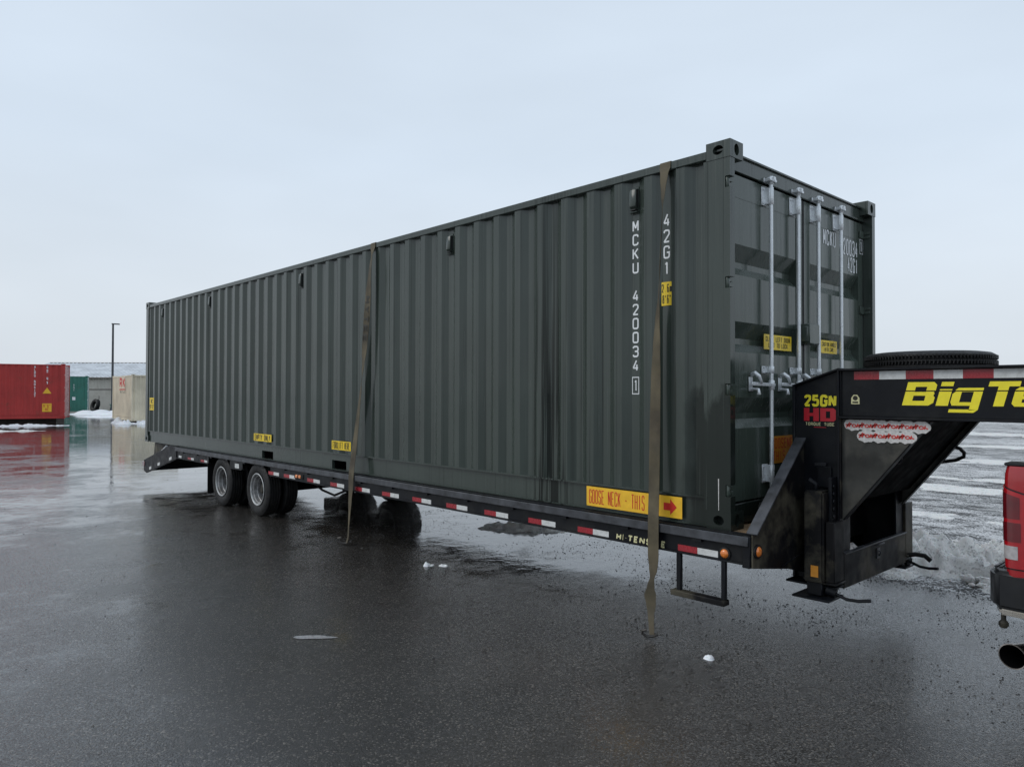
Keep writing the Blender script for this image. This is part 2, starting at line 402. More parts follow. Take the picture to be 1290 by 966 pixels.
XZ = (Vector((1, 0, 0)), Vector((0, 0, 1)))        # print on a face that looks to -y
YZ = (Vector((0, 1, 0)), Vector((0, 0, 1)))        # print on a face that looks to +x
SK = {
 '0': [[(1,0),(3,0),(3.75,.35),(4,1.1),(4,4.9),(3.75,5.65),(3,6),(1,6),(.25,5.65),(0,4.9),(0,1.1),(.25,.35),(1,0)]],
 '1': [[(1.1,4.9),(2.2,6),(2.2,0)]],
 '2': [[(0,4.7),(.25,5.6),(1,6),(3,6),(3.75,5.6),(4,4.8),(3.9,3.9),(0,0),(4,0)]],
 '3': [[(0,5),(.3,5.7),(1,6),(3,6),(3.75,5.6),(4,4.9),(4,4.1),(3.7,3.4),(3,3.1),(1.4,3.1)],[(3,3.1),(3.7,2.8),(4,2.1),(4,1.1),(3.75,.4),(3,0),(1,0),(.3,.3),(0,1)]],
 '4': [[(4,1.5),(0,1.5),(2.7,6)],[(3,3.6),(3,0)]],
 '5': [[(3.9,6),(.35,6),(.15,3.1),(1,3.7),(3,3.7),(3.75,3.3),(4,2.6),(4,1.1),(3.75,.4),(3,0),(1,0),(.25,.4),(0,1.1)]],
 '6': [[(3.9,5.1),(3.6,5.7),(3,6),(1,6),(.25,5.65),(0,4.9),(0,1.1),(.25,.35),(1,0),(3,0),(3.75,.4),(4,1.1),(4,2.4),(3.75,3.2),(3,3.5),(1,3.5),(0,2.8)]],
 '7': [[(0,6),(4,6),(1.5,0)]],
 '8': [[(1,3.15),(.3,2.7),(0,2.1),(0,1),(.3,.3),(1,0),(3,0),(3.7,.3),(4,1),(4,2.1),(3.7,2.7),(3,3.15),(1,3.15)],[(1,3.15),(.3,3.6),(.15,4.2),(.15,5),(.4,5.7),(1,6),(3,6),(3.6,5.7),(3.85,5),(3.85,4.2),(3.7,3.6),(3,3.15)]],
 '9': [[(.1,.9),(.4,.3),(1,0),(3,0),(3.75,.35),(4,1.1),(4,4.9),(3.75,5.65),(3,6),(1,6),(.25,5.6),(0,4.9),(0,3.6),(.25,2.8),(1,2.5),(3,2.5),(4,3.2)]],
 'A': [[(0,0),(1.7,6),(2.3,6),(4,0)],[(.8,1.8),(3.2,1.8)]],
 'B': [[(0,0),(0,6),(2.9,6),(3.6,5.7),(3.85,5),(3.85,4.2),(3.6,3.5),(2.9,3.15),(0,3.15)],[(2.9,3.15),(3.7,2.8),(4,2.1),(4,1),(3.7,.3),(2.9,0),(0,0)]],
 'C': [[(4,4.6),(3.75,5.6),(3,6),(1,6),(.25,5.65),(0,4.9),(0,1.1),(.25,.35),(1,0),(3,0),(3.75,.4),(4,1.4)]],
 'D': [[(0,0),(0,6),(2.8,6),(3.6,5.7),(4,4.8),(4,1.2),(3.6,.3),(2.8,0),(0,0)]],
 'E': [[(4,6),(0,6),(0,0),(4,0)],[(0,3.1),(3.2,3.1)]], 'F': [[(4,6),(0,6),(0,0)],[(0,3.1),(3.2,3.1)]],
 'G': [[(4,4.6),(3.75,5.6),(3,6),(1,6),(.25,5.65),(0,4.9),(0,1.1),(.25,.35),(1,0),(3,0),(3.75,.4),(4,1.2),(4,2.8),(2.2,2.8)]],
 'H': [[(0,0),(0,6)],[(4,0),(4,6)],[(0,3),(4,3)]], 'I': [[(2,0),(2,6)]],
 'K': [[(0,0),(0,6)],[(3.9,6),(0,2.4)],[(1.3,3.5),(4,0)]], 'L': [[(0,6),(0,0),(4,0)]],
 'M': [[(0,0),(0,6),(2,1.6),(4,6),(4,0)]], 'N': [[(0,0),(0,6),(4,0),(4,6)]],
 'P': [[(0,0),(0,6),(3,6),(3.75,5.6),(4,4.9),(4,3.8),(3.75,3.1),(3,2.7),(0,2.7)]],
 'R': [[(0,0),(0,6),(3,6),(3.75,5.6),(4,4.9),(4,3.9),(3.75,3.2),(3,2.8),(0,2.8)],[(2.2,2.8),(4,0)]],
 'S': [[(4,4.8),(3.75,5.6),(3,6),(1,6),(.25,5.6),(0,4.9),(0,4.1),(.3,3.4),(1,3.15),(3,2.9),(3.7,2.6),(4,1.9),(4,1.1),(3.75,.4),(3,0),(1,0),(.25,.4),(0,1.2)]],
 'T': [[(0,6),(4,6)],[(2,6),(2,0)]], 'U': [[(0,6),(0,1.1),(.25,.35),(1,0),(3,0),(3.75,.35),(4,1.1),(4,6)]],
 'W': [[(0,6),(1,0),(2,4.5),(3,0),(4,6)]], 'X': [[(0,0),(4,6)],[(0,6),(4,0)]], 'Y': [[(0,6),(2,3),(4,6)],[(2,3),(2,0)]],
 'Q': [[(1,0),(3,0),(4,1),(4,5),(3,6),(1,6),(0,5),(0,1),(1,0)],[(2.4,1.8),(4,-.2)]], 'V': [[(0,6),(2,0),(4,6)]],
 '-': [[(.5,3),(3.5,3)]], '.': [[(1.6,.4),(2.4,.4)]], "'": [[(2,6),(2,4.6)]], '"': [[(1.2,6),(1.2,4.6)],[(2.8,6),(2.8,4.6)]],
 'm': [[(0,0),(0,4)],[(0,3.4),(.8,4),(1.5,4),(2,3.4),(2,0)],[(2,3.4),(2.7,4),(3.4,4),(4,3.4),(4,0)]],
 'i': [[(2,0),(2,4.15)],[(2,5.2),(2,6.2)]],
 'g': [[(4,4.3),(1,4.3),(.25,3.9),(0,3.2),(0,1),(.25,.3),(1,0),(4,0)],[(4,4.3),(4,-.9),(3.75,-1.5),(3,-1.8),(0,-1.8)]],
 'e': [[(0,2.2),(4,2.2),(4,3.2),(3.75,3.9),(3,4.3),(1,4.3),(.25,3.9),(0,3.2),(0,1),(.25,.3),(1,0),(3.8,0)]],
 'x': [[(0,0),(4,4.3)],[(0,4.3),(4,0)]],
}
SK['O'] = SK['0']
def stroke(pts, th):
    """flat ribbon of width th along a 2-D polyline, mitred"""
    n = len(pts); closed = (Vector(pts[0])-Vector(pts[-1])).length < 1e-7
    P = [Vector(p) for p in pts]; L_, R_ = [], []
    for i in range(n):
        a = P[i-1] if i else (P[-2] if closed else None); b = P[i+1] if i < n-1 else (P[1] if closed else None)
        d0 = (P[i]-a).normalized() if a is not None else None; d1 = (b-P[i]).normalized() if b is not None else None
        d0 = d0 or d1; d1 = d1 or d0
        n0 = Vector((-d0.y, d0.x)); n1 = Vector((-d1.y, d1.x)); m = n0+n1
        m = m.normalized() if m.length > 1e-6 else n0
        k = min(1.9, 1/max(.3, m.dot(n0)))
        L_.append(P[i]+m*th/2*k); R_.append(P[i]-m*th/2*k)
    return L_+R_, [(i, i+1, i+1+n, i+n) for i in range(n-1)]
def letter(txt, c, w, h, mat, parent, axes=XZ, bold=0, shear=0, align='CENTER', line=1.0, name='lettering', per=None, tk=.22, gap=.30):
    """print txt in a box w x h centred on c; per = list of (u0,u1,v0,v1) per character"""
    U, V = axes; N = U.cross(V); c = Vector(c); mb = MB(); cells = []
    if per is None:
        rows = txt.split('\n'); nr = len(rows); rh = h/(nr + (nr-1)*(line-1+.22)) if nr > 1 else h
        mc_ = max(len(r) for r in rows); cw = w/(mc_ + (mc_-1)*gap)
        for r, row in enumerate(rows):
            v1 = h/2 - r*rh*(line+.22); tw = cw*(len(row)+(len(row)-1)*gap); u = -tw/2
            for ch in row:
                if ch != ' ': cells.append((ch, u, u+cw, v1-rh, v1))
                u += cw*(1+gap)
    else:
        cells = [(ch, *q) for ch, q in zip(txt, per)]
    k = 0
    for ch, u0, u1, v0, v1 in cells:
        th = tk*min(u1-u0, (v1-v0)*.75)
        pls = []
        for pl in SK[ch]:
            cur = [pl[0]]
            for i in range(1, len(pl)):
                cur.append(pl[i])
                if i < len(pl)-1:
                    a_ = Vector(pl[i])-Vector(pl[i-1]); b_ = Vector(pl[i+1])-Vector(pl[i])
                    if a_.normalized().dot(b_.normalized()) < -.25: pls.append(cur); cur = [pl[i]]
            pls.append(cur)
        for pl in pls:
            sx = (u1-u0-th)/4 if ch not in 'I' else 0
            pts = [(u0+th/2+x*sx if ch != 'I' else (u0+u1)/2, v0+th/2+y*(v1-v0-th)/6) for x, y in pl]
            vs, fs = stroke(pts, th); k += 1
            mb.add([c + U*(q.x+shear*(q.y-v0)) + V*q.y + N*(.00004*(k % 4)) for q in vs], fs)
    return mb.build(name, mat, parent, smooth=0)
BLK = {   # heavy display letters as polygons in a unit box
 'B': [[(0,0),(.30,0),(.30,1),(0,1)], [(.30,.80),(.84,.80),(.70,.80),(.97,.80),(.97,.88),(.86,1),(.30,1)], [(.30,.42),(.93,.42),(.96,.50),(.93,.58),(.30,.58)], [(.30,0),(.86,0),(1,.12),(1,.20),(.30,.20)],
       [(.67,.58),(.93,.58),(.97,.64),(.97,.80),(.67,.80)], [(.69,.20),(1,.20),(1,.34),(.95,.42),(.69,.42)]],
 'i': [[(0,0),(1,0),(1,.70),(0,.70)], [(0,.82),(1,.82),(1,1),(0,1)]],
 'g': [[(0,.42),(.08,.28),(.30,.28),(.30,.88),(.12,.88),(0,.76)], [(.30,.28),(.70,.28),(.70,.42),(.30,.42)], [(.30,.84),(.70,.84),(.70,1),(.15,1),(.04,.88),(.30,.88)], [(.70,.10),(1,.12),(1,1),(.70,1)], [(.02,0),(.88,0),(1,.12),(.70,.13),(.02,.13)]],
 'T': [[(0,.80),(1,.80),(1,1),(0,1)], [(.33,0),(.67,0),(.67,.80),(.33,.80)]],
 'e': [[(0,.15),(.12,0),(.32,.0),(.32,1),(.12,1),(0,.85)], [(.32,0),(.94,0),(.94,.20),(.32,.20)], [(.32,.80),(.70,.80),(.98,.85),(.88,1),(.32,1)], [(.70,.38),(1,.38),(1,.85),(.70,.80)], [(.32,.38),(.70,.38),(.70,.54),(.32,.54)]],
 'x': [[(0,0),(.32,0),(1,1),(.68,1)], [(0,1),(.32,1),(1,0),(.68,0)]],
 'H': [[(0,0),(.37,0),(.37,1),(0,1)], [(.63,0),(1,0),(1,1),(.63,1)], [(.37,.38),(.63,.38),(.63,.62),(.37,.62)]],
 'D': [[(0,0),(.37,0),(.37,1),(0,1)], [(.37,0),(.86,0),(1,.14),(1,.24),(.37,.24)], [(.37,.76),(1,.76),(1,.86),(.86,1),(.37,1)], [(.64,.24),(1,.24),(1,.76),(.64,.76)]],
}
BLK['B'][1] = [(.30,.80),(.97,.80),(.97,.88),(.86,1),(.30,1)]
def blockword(items, y, mat, parent, shear=0):
    mb = MB()
    for ch, u0, u1, v0, v1 in items:
        for q in BLK[ch]:
            mb.add([(u0+a*(u1-u0)+shear*(v0+b*(v1-v0)-1.606), y, v0+b*(v1-v0)) for a, b in q], [tuple(range(len(q)))])
    return mb.build('lettering', mat, parent, smooth=0)
def plate(name, mat, parent, c, w, h, axes=XZ, t=.002):
    U, V = axes; N = U.cross(V); c = Vector(c)
    vs = [c+U*a*w/2+V*b*h/2-N*k for k in (t, 0) for a, b in ((-1,-1),(1,-1),(1,1),(-1,1))]
    return MB().add(vs, [(0,3,2,1),(4,5,6,7),(0,1,5,4),(1,2,6,5),(2,3,7,6),(3,0,4,7)]).build(name, mat, parent, smooth=0)

# ------------------------------------------------------------------ the ground
def poly_sheet(name, pts, z, mat, skirt=0):
    mb = MB()
    n = len(pts)
    mb.add([(x, y, z) for x, y in pts], [tuple(range(n))])
    if skirt: mb.add([(x, y, z) for x, y in pts] + [(x, y, z-skirt) for x, y in pts], [(i, (i+1) % n, (i+1) % n+n, i+n) for i in range(n)])
    o = mb.build(name, mat, smooth=0); o['kind'] = 'structure'
    return o
poly_sheet('ground', [(-900, -900), (900, -900), (900, 900), (-900, 900)], -.03, 'lot')
edge = []
x = 60.0
while x > -8.6:
    edge.append((x, 2.67 + .05*noise.noise((x*1.1, 3, 0)) + .03*noise.noise((x*5, 9, 0)))); x -= .14 if x < 6 else 2.5
poly_sheet('asphalt_yard', [(-240, -120), (60, -120)] + edge + [(-9.2, 3.2), (-11, 6), (-15, 14), (-22, 40), (-60, 150), (-240, 150)], 0.0, 'asphalt', .03)

def mound(name, cx, cy, rx, ry, h, mat, seed, res=60, rot=0, chunk=3.5, base=0.0, thr=.18):
    """a lumpy heap on the ground: only the part of the height field that rises above the ground is kept"""
    r = random.Random(seed); off = Vector((r.random()*50, r.random()*50, 0))
    nx = res; ny = max(10, int(res*ry/rx)); mb = MB(); H = {}
    ca, sa = math.cos(rot), math.sin(rot)
    for i in range(nx+1):
        for j in range(ny+1):
            u = -1+2*i/nx; v = -1+2*j/ny
            q = Vector((u*rx*chunk, v*ry*chunk, 0)) + off
            n1 = noise.fractal(q*.35, 1.0, 2.0, 4); n2 = noise.noise(q*.9); n3 = noise.noise(q*2.4) + .6*abs(noise.noise(q*5.5))
            fall = 1 - (u*u + v*v)
            hh = h*(max(0, fall)**.6)*(.50 + .9*n1 + .5*n2 + .35*n3) - h*thr if fall > 0 else -h*thr
            H[i, j] = hh
            mb.v.append(Vector((cx + u*rx*ca - v*ry*sa, cy + u*rx*sa + v*ry*ca, base + max(hh, -.012))))
    for i in range(nx):
        for j in range(ny):
            q = [(i, j), (i+1, j), (i+1, j+1), (i, j+1)]
            if max(H[a] for a in q) > -.004:
                mb.f.append(tuple(a*(ny+1)+b for a, b in q))
    used = sorted({i for f in mb.f for i in f}); mp = {o: k for k, o in enumerate(used)}
    mb.v = [mb.v[i] for i in used]; mb.f = [tuple(mp[i] for i in f) for f in mb.f]
    return mb.build(name, mat, smooth=80)

# ------------------------------------------------------------------ shipping containers
def casting(parent, mat, x0, x1, y0, y1, z0, z1, sx, sy):
    """corner fitting with an oval hole through its end (sx) and its side (sy)"""
    mb = MB()
    def holed(P, a0, a1, b0, b1, hw, hh, depth):
        n = 16; ca, cb_ = (a0+a1)/2, (b0+b1)/2; out = []; inn = []
        for k in range(n):
            t = 2*math.pi*(k+.5)/n; c, s_ = math.cos(t), math.sin(t)
            m = max(abs(c), abs(s_)); out.append((ca + c/m*(a1-a0)/2, cb_ + s_/m*(b1-b0)/2)); inn.append((ca + c*hw, cb_ + s_*hh))
        # snap the ring of corner points onto the corners
        vs = [P(a, b, 0) for a, b in out] + [P(a, b, 0) for a, b in inn] + [P(a, b, depth) for a, b in inn]
        fs = [(k, (k+1) % n, (k+1) % n+n, k+n) for k in range(n)] + [(k+n, (k+1) % n+n, (k+1) % n+2*n, k+2*n) for k in range(n)] + [tuple(range(2*n, 3*n))]
        cor = [P(a, b, 0) for a, b in ((a1, b1), (a0, b1), (a0, b0), (a1, b0))]
        k0 = len(vs); vs += cor
        for q, (i, j) in enumerate(((1, 2), (5, 6), (9, 10), (13, 14))): fs.append((i, k0+q, j))
        mb.add(vs, fs)
    xs = x1 if sx > 0 else x0; ys = y0 if sy < 0 else y1
    holed(lambda a, b, d: (xs - sx*d, a, b), y0, y1, z0, z1, .030, .040, .07)
    holed(lambda a, b, d: (a, ys - sy*d, b), x0, x1, z0, z1, .040, .032, .07)
    xo = x0 if sx > 0 else x1; yo = y1 if sy < 0 else y0
    mb.add([(xo, y0, z0), (xo, y1, z0), (xo, y1, z1), (xo, y0, z1)], [(0, 1, 2, 3)])
    mb.add([(x0, yo, z0), (x1, yo, z0), (x1, yo, z1), (x0, yo, z1)], [(0, 1, 2, 3)])
    for z in (z0, z1): mb.add([(x0, y0, z), (x1, y0, z), (x1, y1, z), (x0, y1, z)], [(0, 1, 2, 3)])
    return mb.build('corner_casting', mat, parent, smooth=30)

def corr(x0, x1, p=.277, phase=-.81, a=.012, b=.048, fl=.035):
    """trapezoid corrugation: recessed flats centred on phase + k*p"""
    out = []
    k0 = math.floor((x0-phase)/p)
    pts = []
    for k in range(k0-1, k0+int((x1-x0)/p)+4):
        c = phase + k*p
        pts += [(c-fl, b), (c+fl, b), (c+p/2-fl, a), (c+p/2+fl, a)]
    pts = [q for q in pts if x0+.02 < q[0] < x1-.02]
    return [(x0, pts[0][1])] + pts + [(x1, pts[-1][1])]

def container(name, label, L, H, mat, group=None, pockets=(), pitch=.277, notches=True, dm=None):
    W = 2.438; t = thing(name, label, 'shipping container', (0, 0, 0), group)
    dm = dm or mat
    CX, CY, CZ = .178, .162, .118
    for sx in (1, -1):
        for sy in (-1, 1):
            for zz in (0, H-CZ):
                x0, x1 = (-CX, .004) if sx > 0 else (-L-.004, -L+CX)
                y0, y1 = (-.004, CY) if sy < 0 else (W-CY, W+.004)
                casting(t, mat, x0, x1, y0, y1, zz, zz+CZ, sx, sy)
    for sx in (1, -1):
        for sy in (-1, 1):
            HN = [.26, .93, 1.64, 2.31] if notches and sy < 0 else []
            mb = MB(); Y0 = (0, .06) if sy < 0 else (W-.06, W); yi = Y0
            if sx > 0:
                mb.box(-.20, -.036, yi[0], yi[1], CZ, H-CZ)
                z = CZ
                for hz in HN + [None]:
                    top = hz-.038 if hz else H-CZ
                    mb.box(-.036, 0, yi[0], yi[1], z, top)
                    if hz: z = hz+.038
            else:
                mb.box(-L, -L+.13, yi[0], yi[1], CZ, H-CZ)
            mb.build('corner_post', mat, t)
    zt0, zt1 = H-.105, H-.045
    for sy in (0, 1):
        y0, y1 = (0.002, .06) if sy == 0 else (W-.06, W-.002)
        MB().box(-L+CX, -CX, y0, y1, zt0, zt1).build('top_rail', mat, t, .006)
        # bottom rail with its lip, cut by the forklift pockets
        mb = MB(); ya, yb = (y0+.022, y0+.06) if sy == 0 else (y1-.06, y1-.022)
        mb.box(-L+CX, -CX, ya, yb, .115, .194)
        lip = (y0-.004, y0+.06) if sy == 0 else (y1-.06, y1+.004)
        mb.box(-L+CX, -CX, lip[0], lip[1], .194, .206).box(-L+CX, -CX, lip[0]+.006 if sy == 0 else lip[0], lip[1] if sy == 0 else lip[1]-.006, .004, .012)
        xs = -L+CX
        for a, b in list(pockets) + [(-CX, None)]:
            mb.box(xs, a, ya, yb, .012, .115)
            if b is not None: xs = b
        mb.build('bottom_rail', mat, t)
        pr = corr(-L+.13, -.20, pitch)
        pr = [(a, b if sy == 0 else W-b) for a, b in pr]
        MB().sheet(pr, 'z', .206, zt0).build('side_wall', mat, t, smooth=20)
    for a, b in pockets:
        MB().box(a-.02, b+.02, .07, W-.07, .11, .125).box(a-.02, b+.02, .012, W-.012, .004, .010).box(a-.03, a, .06, W-.06, .01, .112).box(b, b+.03, .06, W-.06, .01, .112).build('forklift_pocket', 'shade_black', t)  # tunnel coloured near-black to give the shade inside
    MB().box(-L+.05, -.05, .02, W-.02, H-.060, H-.048).build('roof', mat, t)
    MB().box(-L+.05, -.1, .07, W-.07, .126, .16).build('floor', mat, t)
    # closed front end
    pr = corr(.055, W-.055, .25, .35, 0.03, .07)
    MB().sheet([(q[1]-L, q[0]) for q in pr], 'z', .12, H-.12).build('end_wall', mat, t, smooth=20)
    MB().box(-L, -L+.06, CY, W-CY, .005, .12).box(-L, -L+.06, CY, W-CY, H-.12, H-.04).build('end_rail', mat, t)
    # door end: header, sill, two doors
    MB().box(-.16, -.066, .055, W-.055, H-.168, H-.035).build('door_header', mat, t, .006)
    MB().box(-.16, -.066, .055, W-.055, .01, .15).build('door_sill', mat, t, .006)
    return t

def door_leaf(t, y0, y1, H, mat):
    """one corrugated door leaf, outer face at x = -.085"""
    xo = -.085; z0, z1 = .162, H-.180
    d = MB()
    d.box(xo-.07, xo+.004, y0, y0+.10, z0, z1).box(xo-.07, xo+.004, y1-.10, y1, z0, z1)
    d.box(xo-.03, xo+.002, y0+.10, y1-.10, z0, z0+.14).box(xo-.03, xo+.002, y0+.10, y1-.10, z1-.155, z1)
    a, b = z0+.14, z1-.155
    prof = [(xo, b)]
    for top in (1.935, 1.40, .875):
        if top < b: prof += [(xo, top), (xo-.055, top-.110), (xo-.055, top-.150), (xo, top-.212)]
    prof += [(xo, a)]
    d.sheet([(q[0], q[1]) for q in prof], 'y', y0+.10, y1-.10)
    # close the ends of the corrugations against the stiles
    return d.build('door', mat, t, smooth=15)

mc = container('shipping_container', 'long dark green container strapped down on the trailer', 12.192, 2.591, M['green'],
               pockets=[(-7.174, -6.829), (-5.256, -4.928)], dm=M['door'])
W, H = 2.438, 2.591
for (y0, y1) in ((.064, 1.205), (1.233, 2.374)):
    dl = door_leaf(mc, y0, y1, H, M['door'])
    g = MB()
    g.box(-.112, -.078, y0-.012 if y0 < 1 else y0-.010, y0-.001, .165, H-.183).box(-.112, -.078, y1+.001, y1+.012 if y1 > 2 else y1+.010, .165, H-.183)
    g.build('gasket', 'gasket', dl)
    near = y0 < 1
    hy = y0 if near else y1
    for hz in (.26, .93, 1.64, 2.31):
        h = MB()
        s_ = 1 if near else -1
        e0, e1 = sorted((hy-s_*.060, hy+s_*.075))
        h.box(-.079, -.066, *sorted((hy-s_*.005, hy+s_*.085)), hz-.032, hz+.032)
        h.tube([(-.030, hy-s_*.044, hz-.036), (-.030, hy-s_*.044, hz+.036)], .014, 10)
        h.box(-.066, -.020, *sorted((hy-s_*.050, hy+s_*.004)), hz-.028, hz-.006).box(-.066, -.020, *sorted((hy-s_*.050, hy+s_*.004)), hz+.006, hz+.028)
        h.build('hinge', 'door', dl, .002)
    # two lock rods per leaf with cams, guides and handles
    rods = (.623, 1.05) if near else (1.392, 1.815)
    for ry in rods:
        r = MB(); xr = -.036
        r.tube([(xr, ry, .08), (xr, ry, H-.14)], .0145, 12)
        ro = r.build('lock_rod', 'galv', dl)
        for zc, s2 in ((H-.150, 1), (.09, -1)):
            c = MB()
            c.tube([(xr, ry, zc-.03), (xr, ry, zc+.03)], .019, 12)
            c.box(xr-.012, xr+.034, ry-.012, ry+.012, zc-.018, zc+.022)
            c.box(xr-.03, xr+.02, ry+.02, ry+.05, zc-.012, zc+.012).box(xr-.03, xr+.02, ry-.05, ry-.02, zc-.012, zc+.012)
            c.box(xr+.012, xr+.022, ry-.05, ry+.05, zc-.01, zc+.01)
            c.box(xr-.034, xr-.022, ry-.055, ry+.055, zc-.016, zc+.016)
            c.build('cam', 'galv', ro, .003)
        for zc, hh in ((H-.262, .066), (1.075, .026), (.33, .066)):
            c = MB()
            c.box(xr-.046, xr-.038, ry-.062, ry+.020, zc-hh, zc+hh)
            c.tube([(xr, ry, zc-hh*.95), (xr, ry, zc+hh*.95)], .019, 12)
            c.box(xr-.04, xr, ry-.024, ry+.024, zc-hh*.9, zc+hh*.9)
            nb = 4 if hh > .1 else 2
            for k in range(nb):
                zb = zc - hh*.75 + 1.5*hh*k/(nb-1)
                c.tube([(xr-.04, ry-.045, zb), (xr-.030, ry-.045, zb)], .009, 6)
            c.build('rod_guide', 'galv', ro, .002)
        hz = .965
        hd = MB()
        hd.bar((xr+.012, ry+.03, hz), (xr+.012, ry-.30, hz+.006), .010, .024)
        hd.tube([(xr, ry, hz-.034), (xr, ry, hz+.034)], .022, 12)
        hd.build('handle', 'galv', ro, .003)
        kp = MB()
        kp.box(xr-.046, xr-.038, ry-.245, ry-.195, hz-.045, hz+.055)
        kp.tube([(xr-.038, ry-.22, hz+.07), (xr-.005, ry-.225, hz+.082), (xr+.020, ry-.215, hz+.06), (xr+.026, ry-.20, hz+.028), (xr+.022, ry-.18, hz+.012)], [.015, .017, .014, .010, .008], 8)
        kp.tube([(xr-.036, ry-.22, hz-.03), (xr+.018, ry-.22, hz-.034), (xr+.022, ry-.22, hz-.070)], [.012, .012, .015], 8)
        kp.build('handle_catch', 'galv', dl, .002)
# lock box at the seam
lb = MB(); lb.box(-.080, .012, 1.13, 1.30, 1.285, 1.44).box(-.06, .004, 1.11, 1.13, 1.30, 1.42)
lb.build('lock_box', 'door', mc, .006)
# vents high on the long side
for vx in (-.81, -.81-8*.277, -.81-19*.277, -.81-30*.277, -.81-38*.277):
    for yy, s_ in ((.048, -1),):
        v = MB()
        v.prism([(.047, 2.425), (.010, 2.415), (.006, 2.29), (.047, 2.262)], 'x', vx-.030, vx+.030)
        v.box(vx-.034, vx+.034, .042, .047, 2.235, 2.44)
        v.box(vx-.034, vx+.034, .016, .046, 2.245, 2.253)
        vo = v.build('vent', 'green', mc, .002)
        MB().box(vx+.0305, vx+.0325, .014, .042, 2.285, 2.415).box(vx-.026, vx+.026, .009, .040, 2.262, 2.268).build('vent_shade', 'gasket', vo)  # dark strips laid on as the shade of the vent slots
# print on the long side (flat letters lying on the recessed flats)
yf = .0465
letter('M\nC\nK\nU\n \n4\n2\n0\n0\n3\n4', (-.81, yf, 1.630), .056, 1.125, 'inkwhite', mc, line=1.0)
letter('1', (-.808, yf, .962), .040, .085, 'inkwhite', mc, bold=.012)
fr = MB()
for a, b, c_, d_ in ((-.842, -.836, .896, 1.026), (-.784, -.778, .896, 1.026), (-.836, -.784, .896, .903), (-.836, -.784, 1.019, 1.026)):
    fr.add([(a, yf, c_), (b, yf, c_), (b, yf, d_), (a, yf, d_)], [(0, 1, 2, 3)])
fr.build('lettering', 'inkwhite', mc, smooth=0)
letter('4\n2\nG\n1', (-.533, yf, 1.974), .056, .44, 'inkwhite', mc, bold=.012, line=1.0)
plate('height_label', 'yellow', mc, (-.531, .044, 1.617), .095, .170)
letter('2.6m', (-.531, .0428, 1.657), .084, .060, 'inkblack', mc, tk=.34)
letter('8\'6"', (-.531, .0428, 1.578), .074, .060, 'inkblack', mc, tk=.34)
# print lower on the long side
def long_label(txt, x0, x1, z0, z1, lines=1, mat='yellow', ink='inkblack', y=.009):
    p_ = plate('warning_label', mat, mc, ((x0+x1)/2, y, (z0+z1)/2), x1-x0, z1-z0)
    letter(txt, ((x0+x1)/2, y-.0012, (z0+z1)/2), (x1-x0)*.88, (z1-z0)*.80, ink, p_, tk=.34, gap=.24)
long_label('EMPTY ONLY', -7.41, -6.856, .242, .342)
long_label('FORKLIFT HERE', -5.24, -4.808, .242, .345)
long_label('HC\n9\'6"', -11.975, -11.74, .585, .815)
gs = plate('gooseneck_sign', 'signyellow', mc, (-.81, -.003, .106), .875, .150)
letter('GOOSE NECK - THIS', (-.957, -.0042, .106), .53, .108, 'signred', gs, tk=.27, gap=.22)
ar = MB(); ax = -.525; az = .106
ar.add([(ax, -.0044, az-.026), (ax+.055, -.0044, az-.026), (ax+.055, -.0044, az-.055), (ax+.11, -.0044, az), (ax+.055, -.0044, az+.055), (ax+.055, -.0044, az+.026), (ax, -.0044, az+.026)], [tuple(range(7))])
ar.build('arrow', 'signred', gs, smooth=0)
sc_ = MB(); sc_.add([(-.092, -.0012, .335), (-.085, -.0012, .335), (-.086, -.0012, .125), (-.090, -.0012, .125)], [(0, 1, 2, 3)]); sc_.build('paint_scratch', 'stickerwhite', mc, smooth=0)
# print on the doors
xd = -.0835
letter('MCKU', (xd+.001, 1.70, 2.19), .24, .13, 'inkwhite', mc, YZ, tk=.30)
letter('420034', (xd+.001, 2.085, 2.165), .36, .14, 'inkwhite', mc, YZ, tk=.30)
letter('42G1', (xd+.001, 2.16, 2.02), .21, .13, 'inkwhite', mc, YZ, tk=.30)
letter('1', (xd+.006, 2.333, 2.205), .045, .10, 'inkwhite', mc, YZ, tk=.30)
fr = MB()
for a, b, c_, d_ in ((2.298, 2.304, 2.14, 2.27), (2.366, 2.372, 2.14, 2.27), (2.304, 2.366, 2.14, 2.146), (2.304, 2.366, 2.264, 2.27)):
    fr.add([(xd+.006, a, c_), (xd+.006, b, c_), (xd+.006, b, d_), (xd+.006, a, d_)], [(0, 1, 2, 3)])
fr.build('lettering', 'inkwhite', mc, smooth=0)
for (ya, yb, za, zb, tx) in ((.60, 1.02, 1.225, 1.335, 'CLOSE LEFT DOOR\nLAST TO LOCK'), (1.53, 1.83, 1.235, 1.34, 'CAUTION HANDLE\nWITH CARE')):
    dp = plate('door_label', 'yellow', mc, (xd+.003, (ya+yb)/2, (za+zb)/2), yb-ya, zb-za, YZ)
    letter(tx, (xd+.0042, (ya+yb)/2, (za+zb)/2), (yb-ya)*.88, (zb-za)*.74, 'inkblack', dp, YZ, tk=.30)
dp = plate('door_label', 'orange', mc, (xd+.003, .915, .49), .46, .20, YZ)
letter('GOOSENECK\nTHIS END', (xd+.0042, .915, .49), .42, .17, 'signred', dp, YZ, bold=.012, align='CENTER')
mc.location = (0, 0, .776)

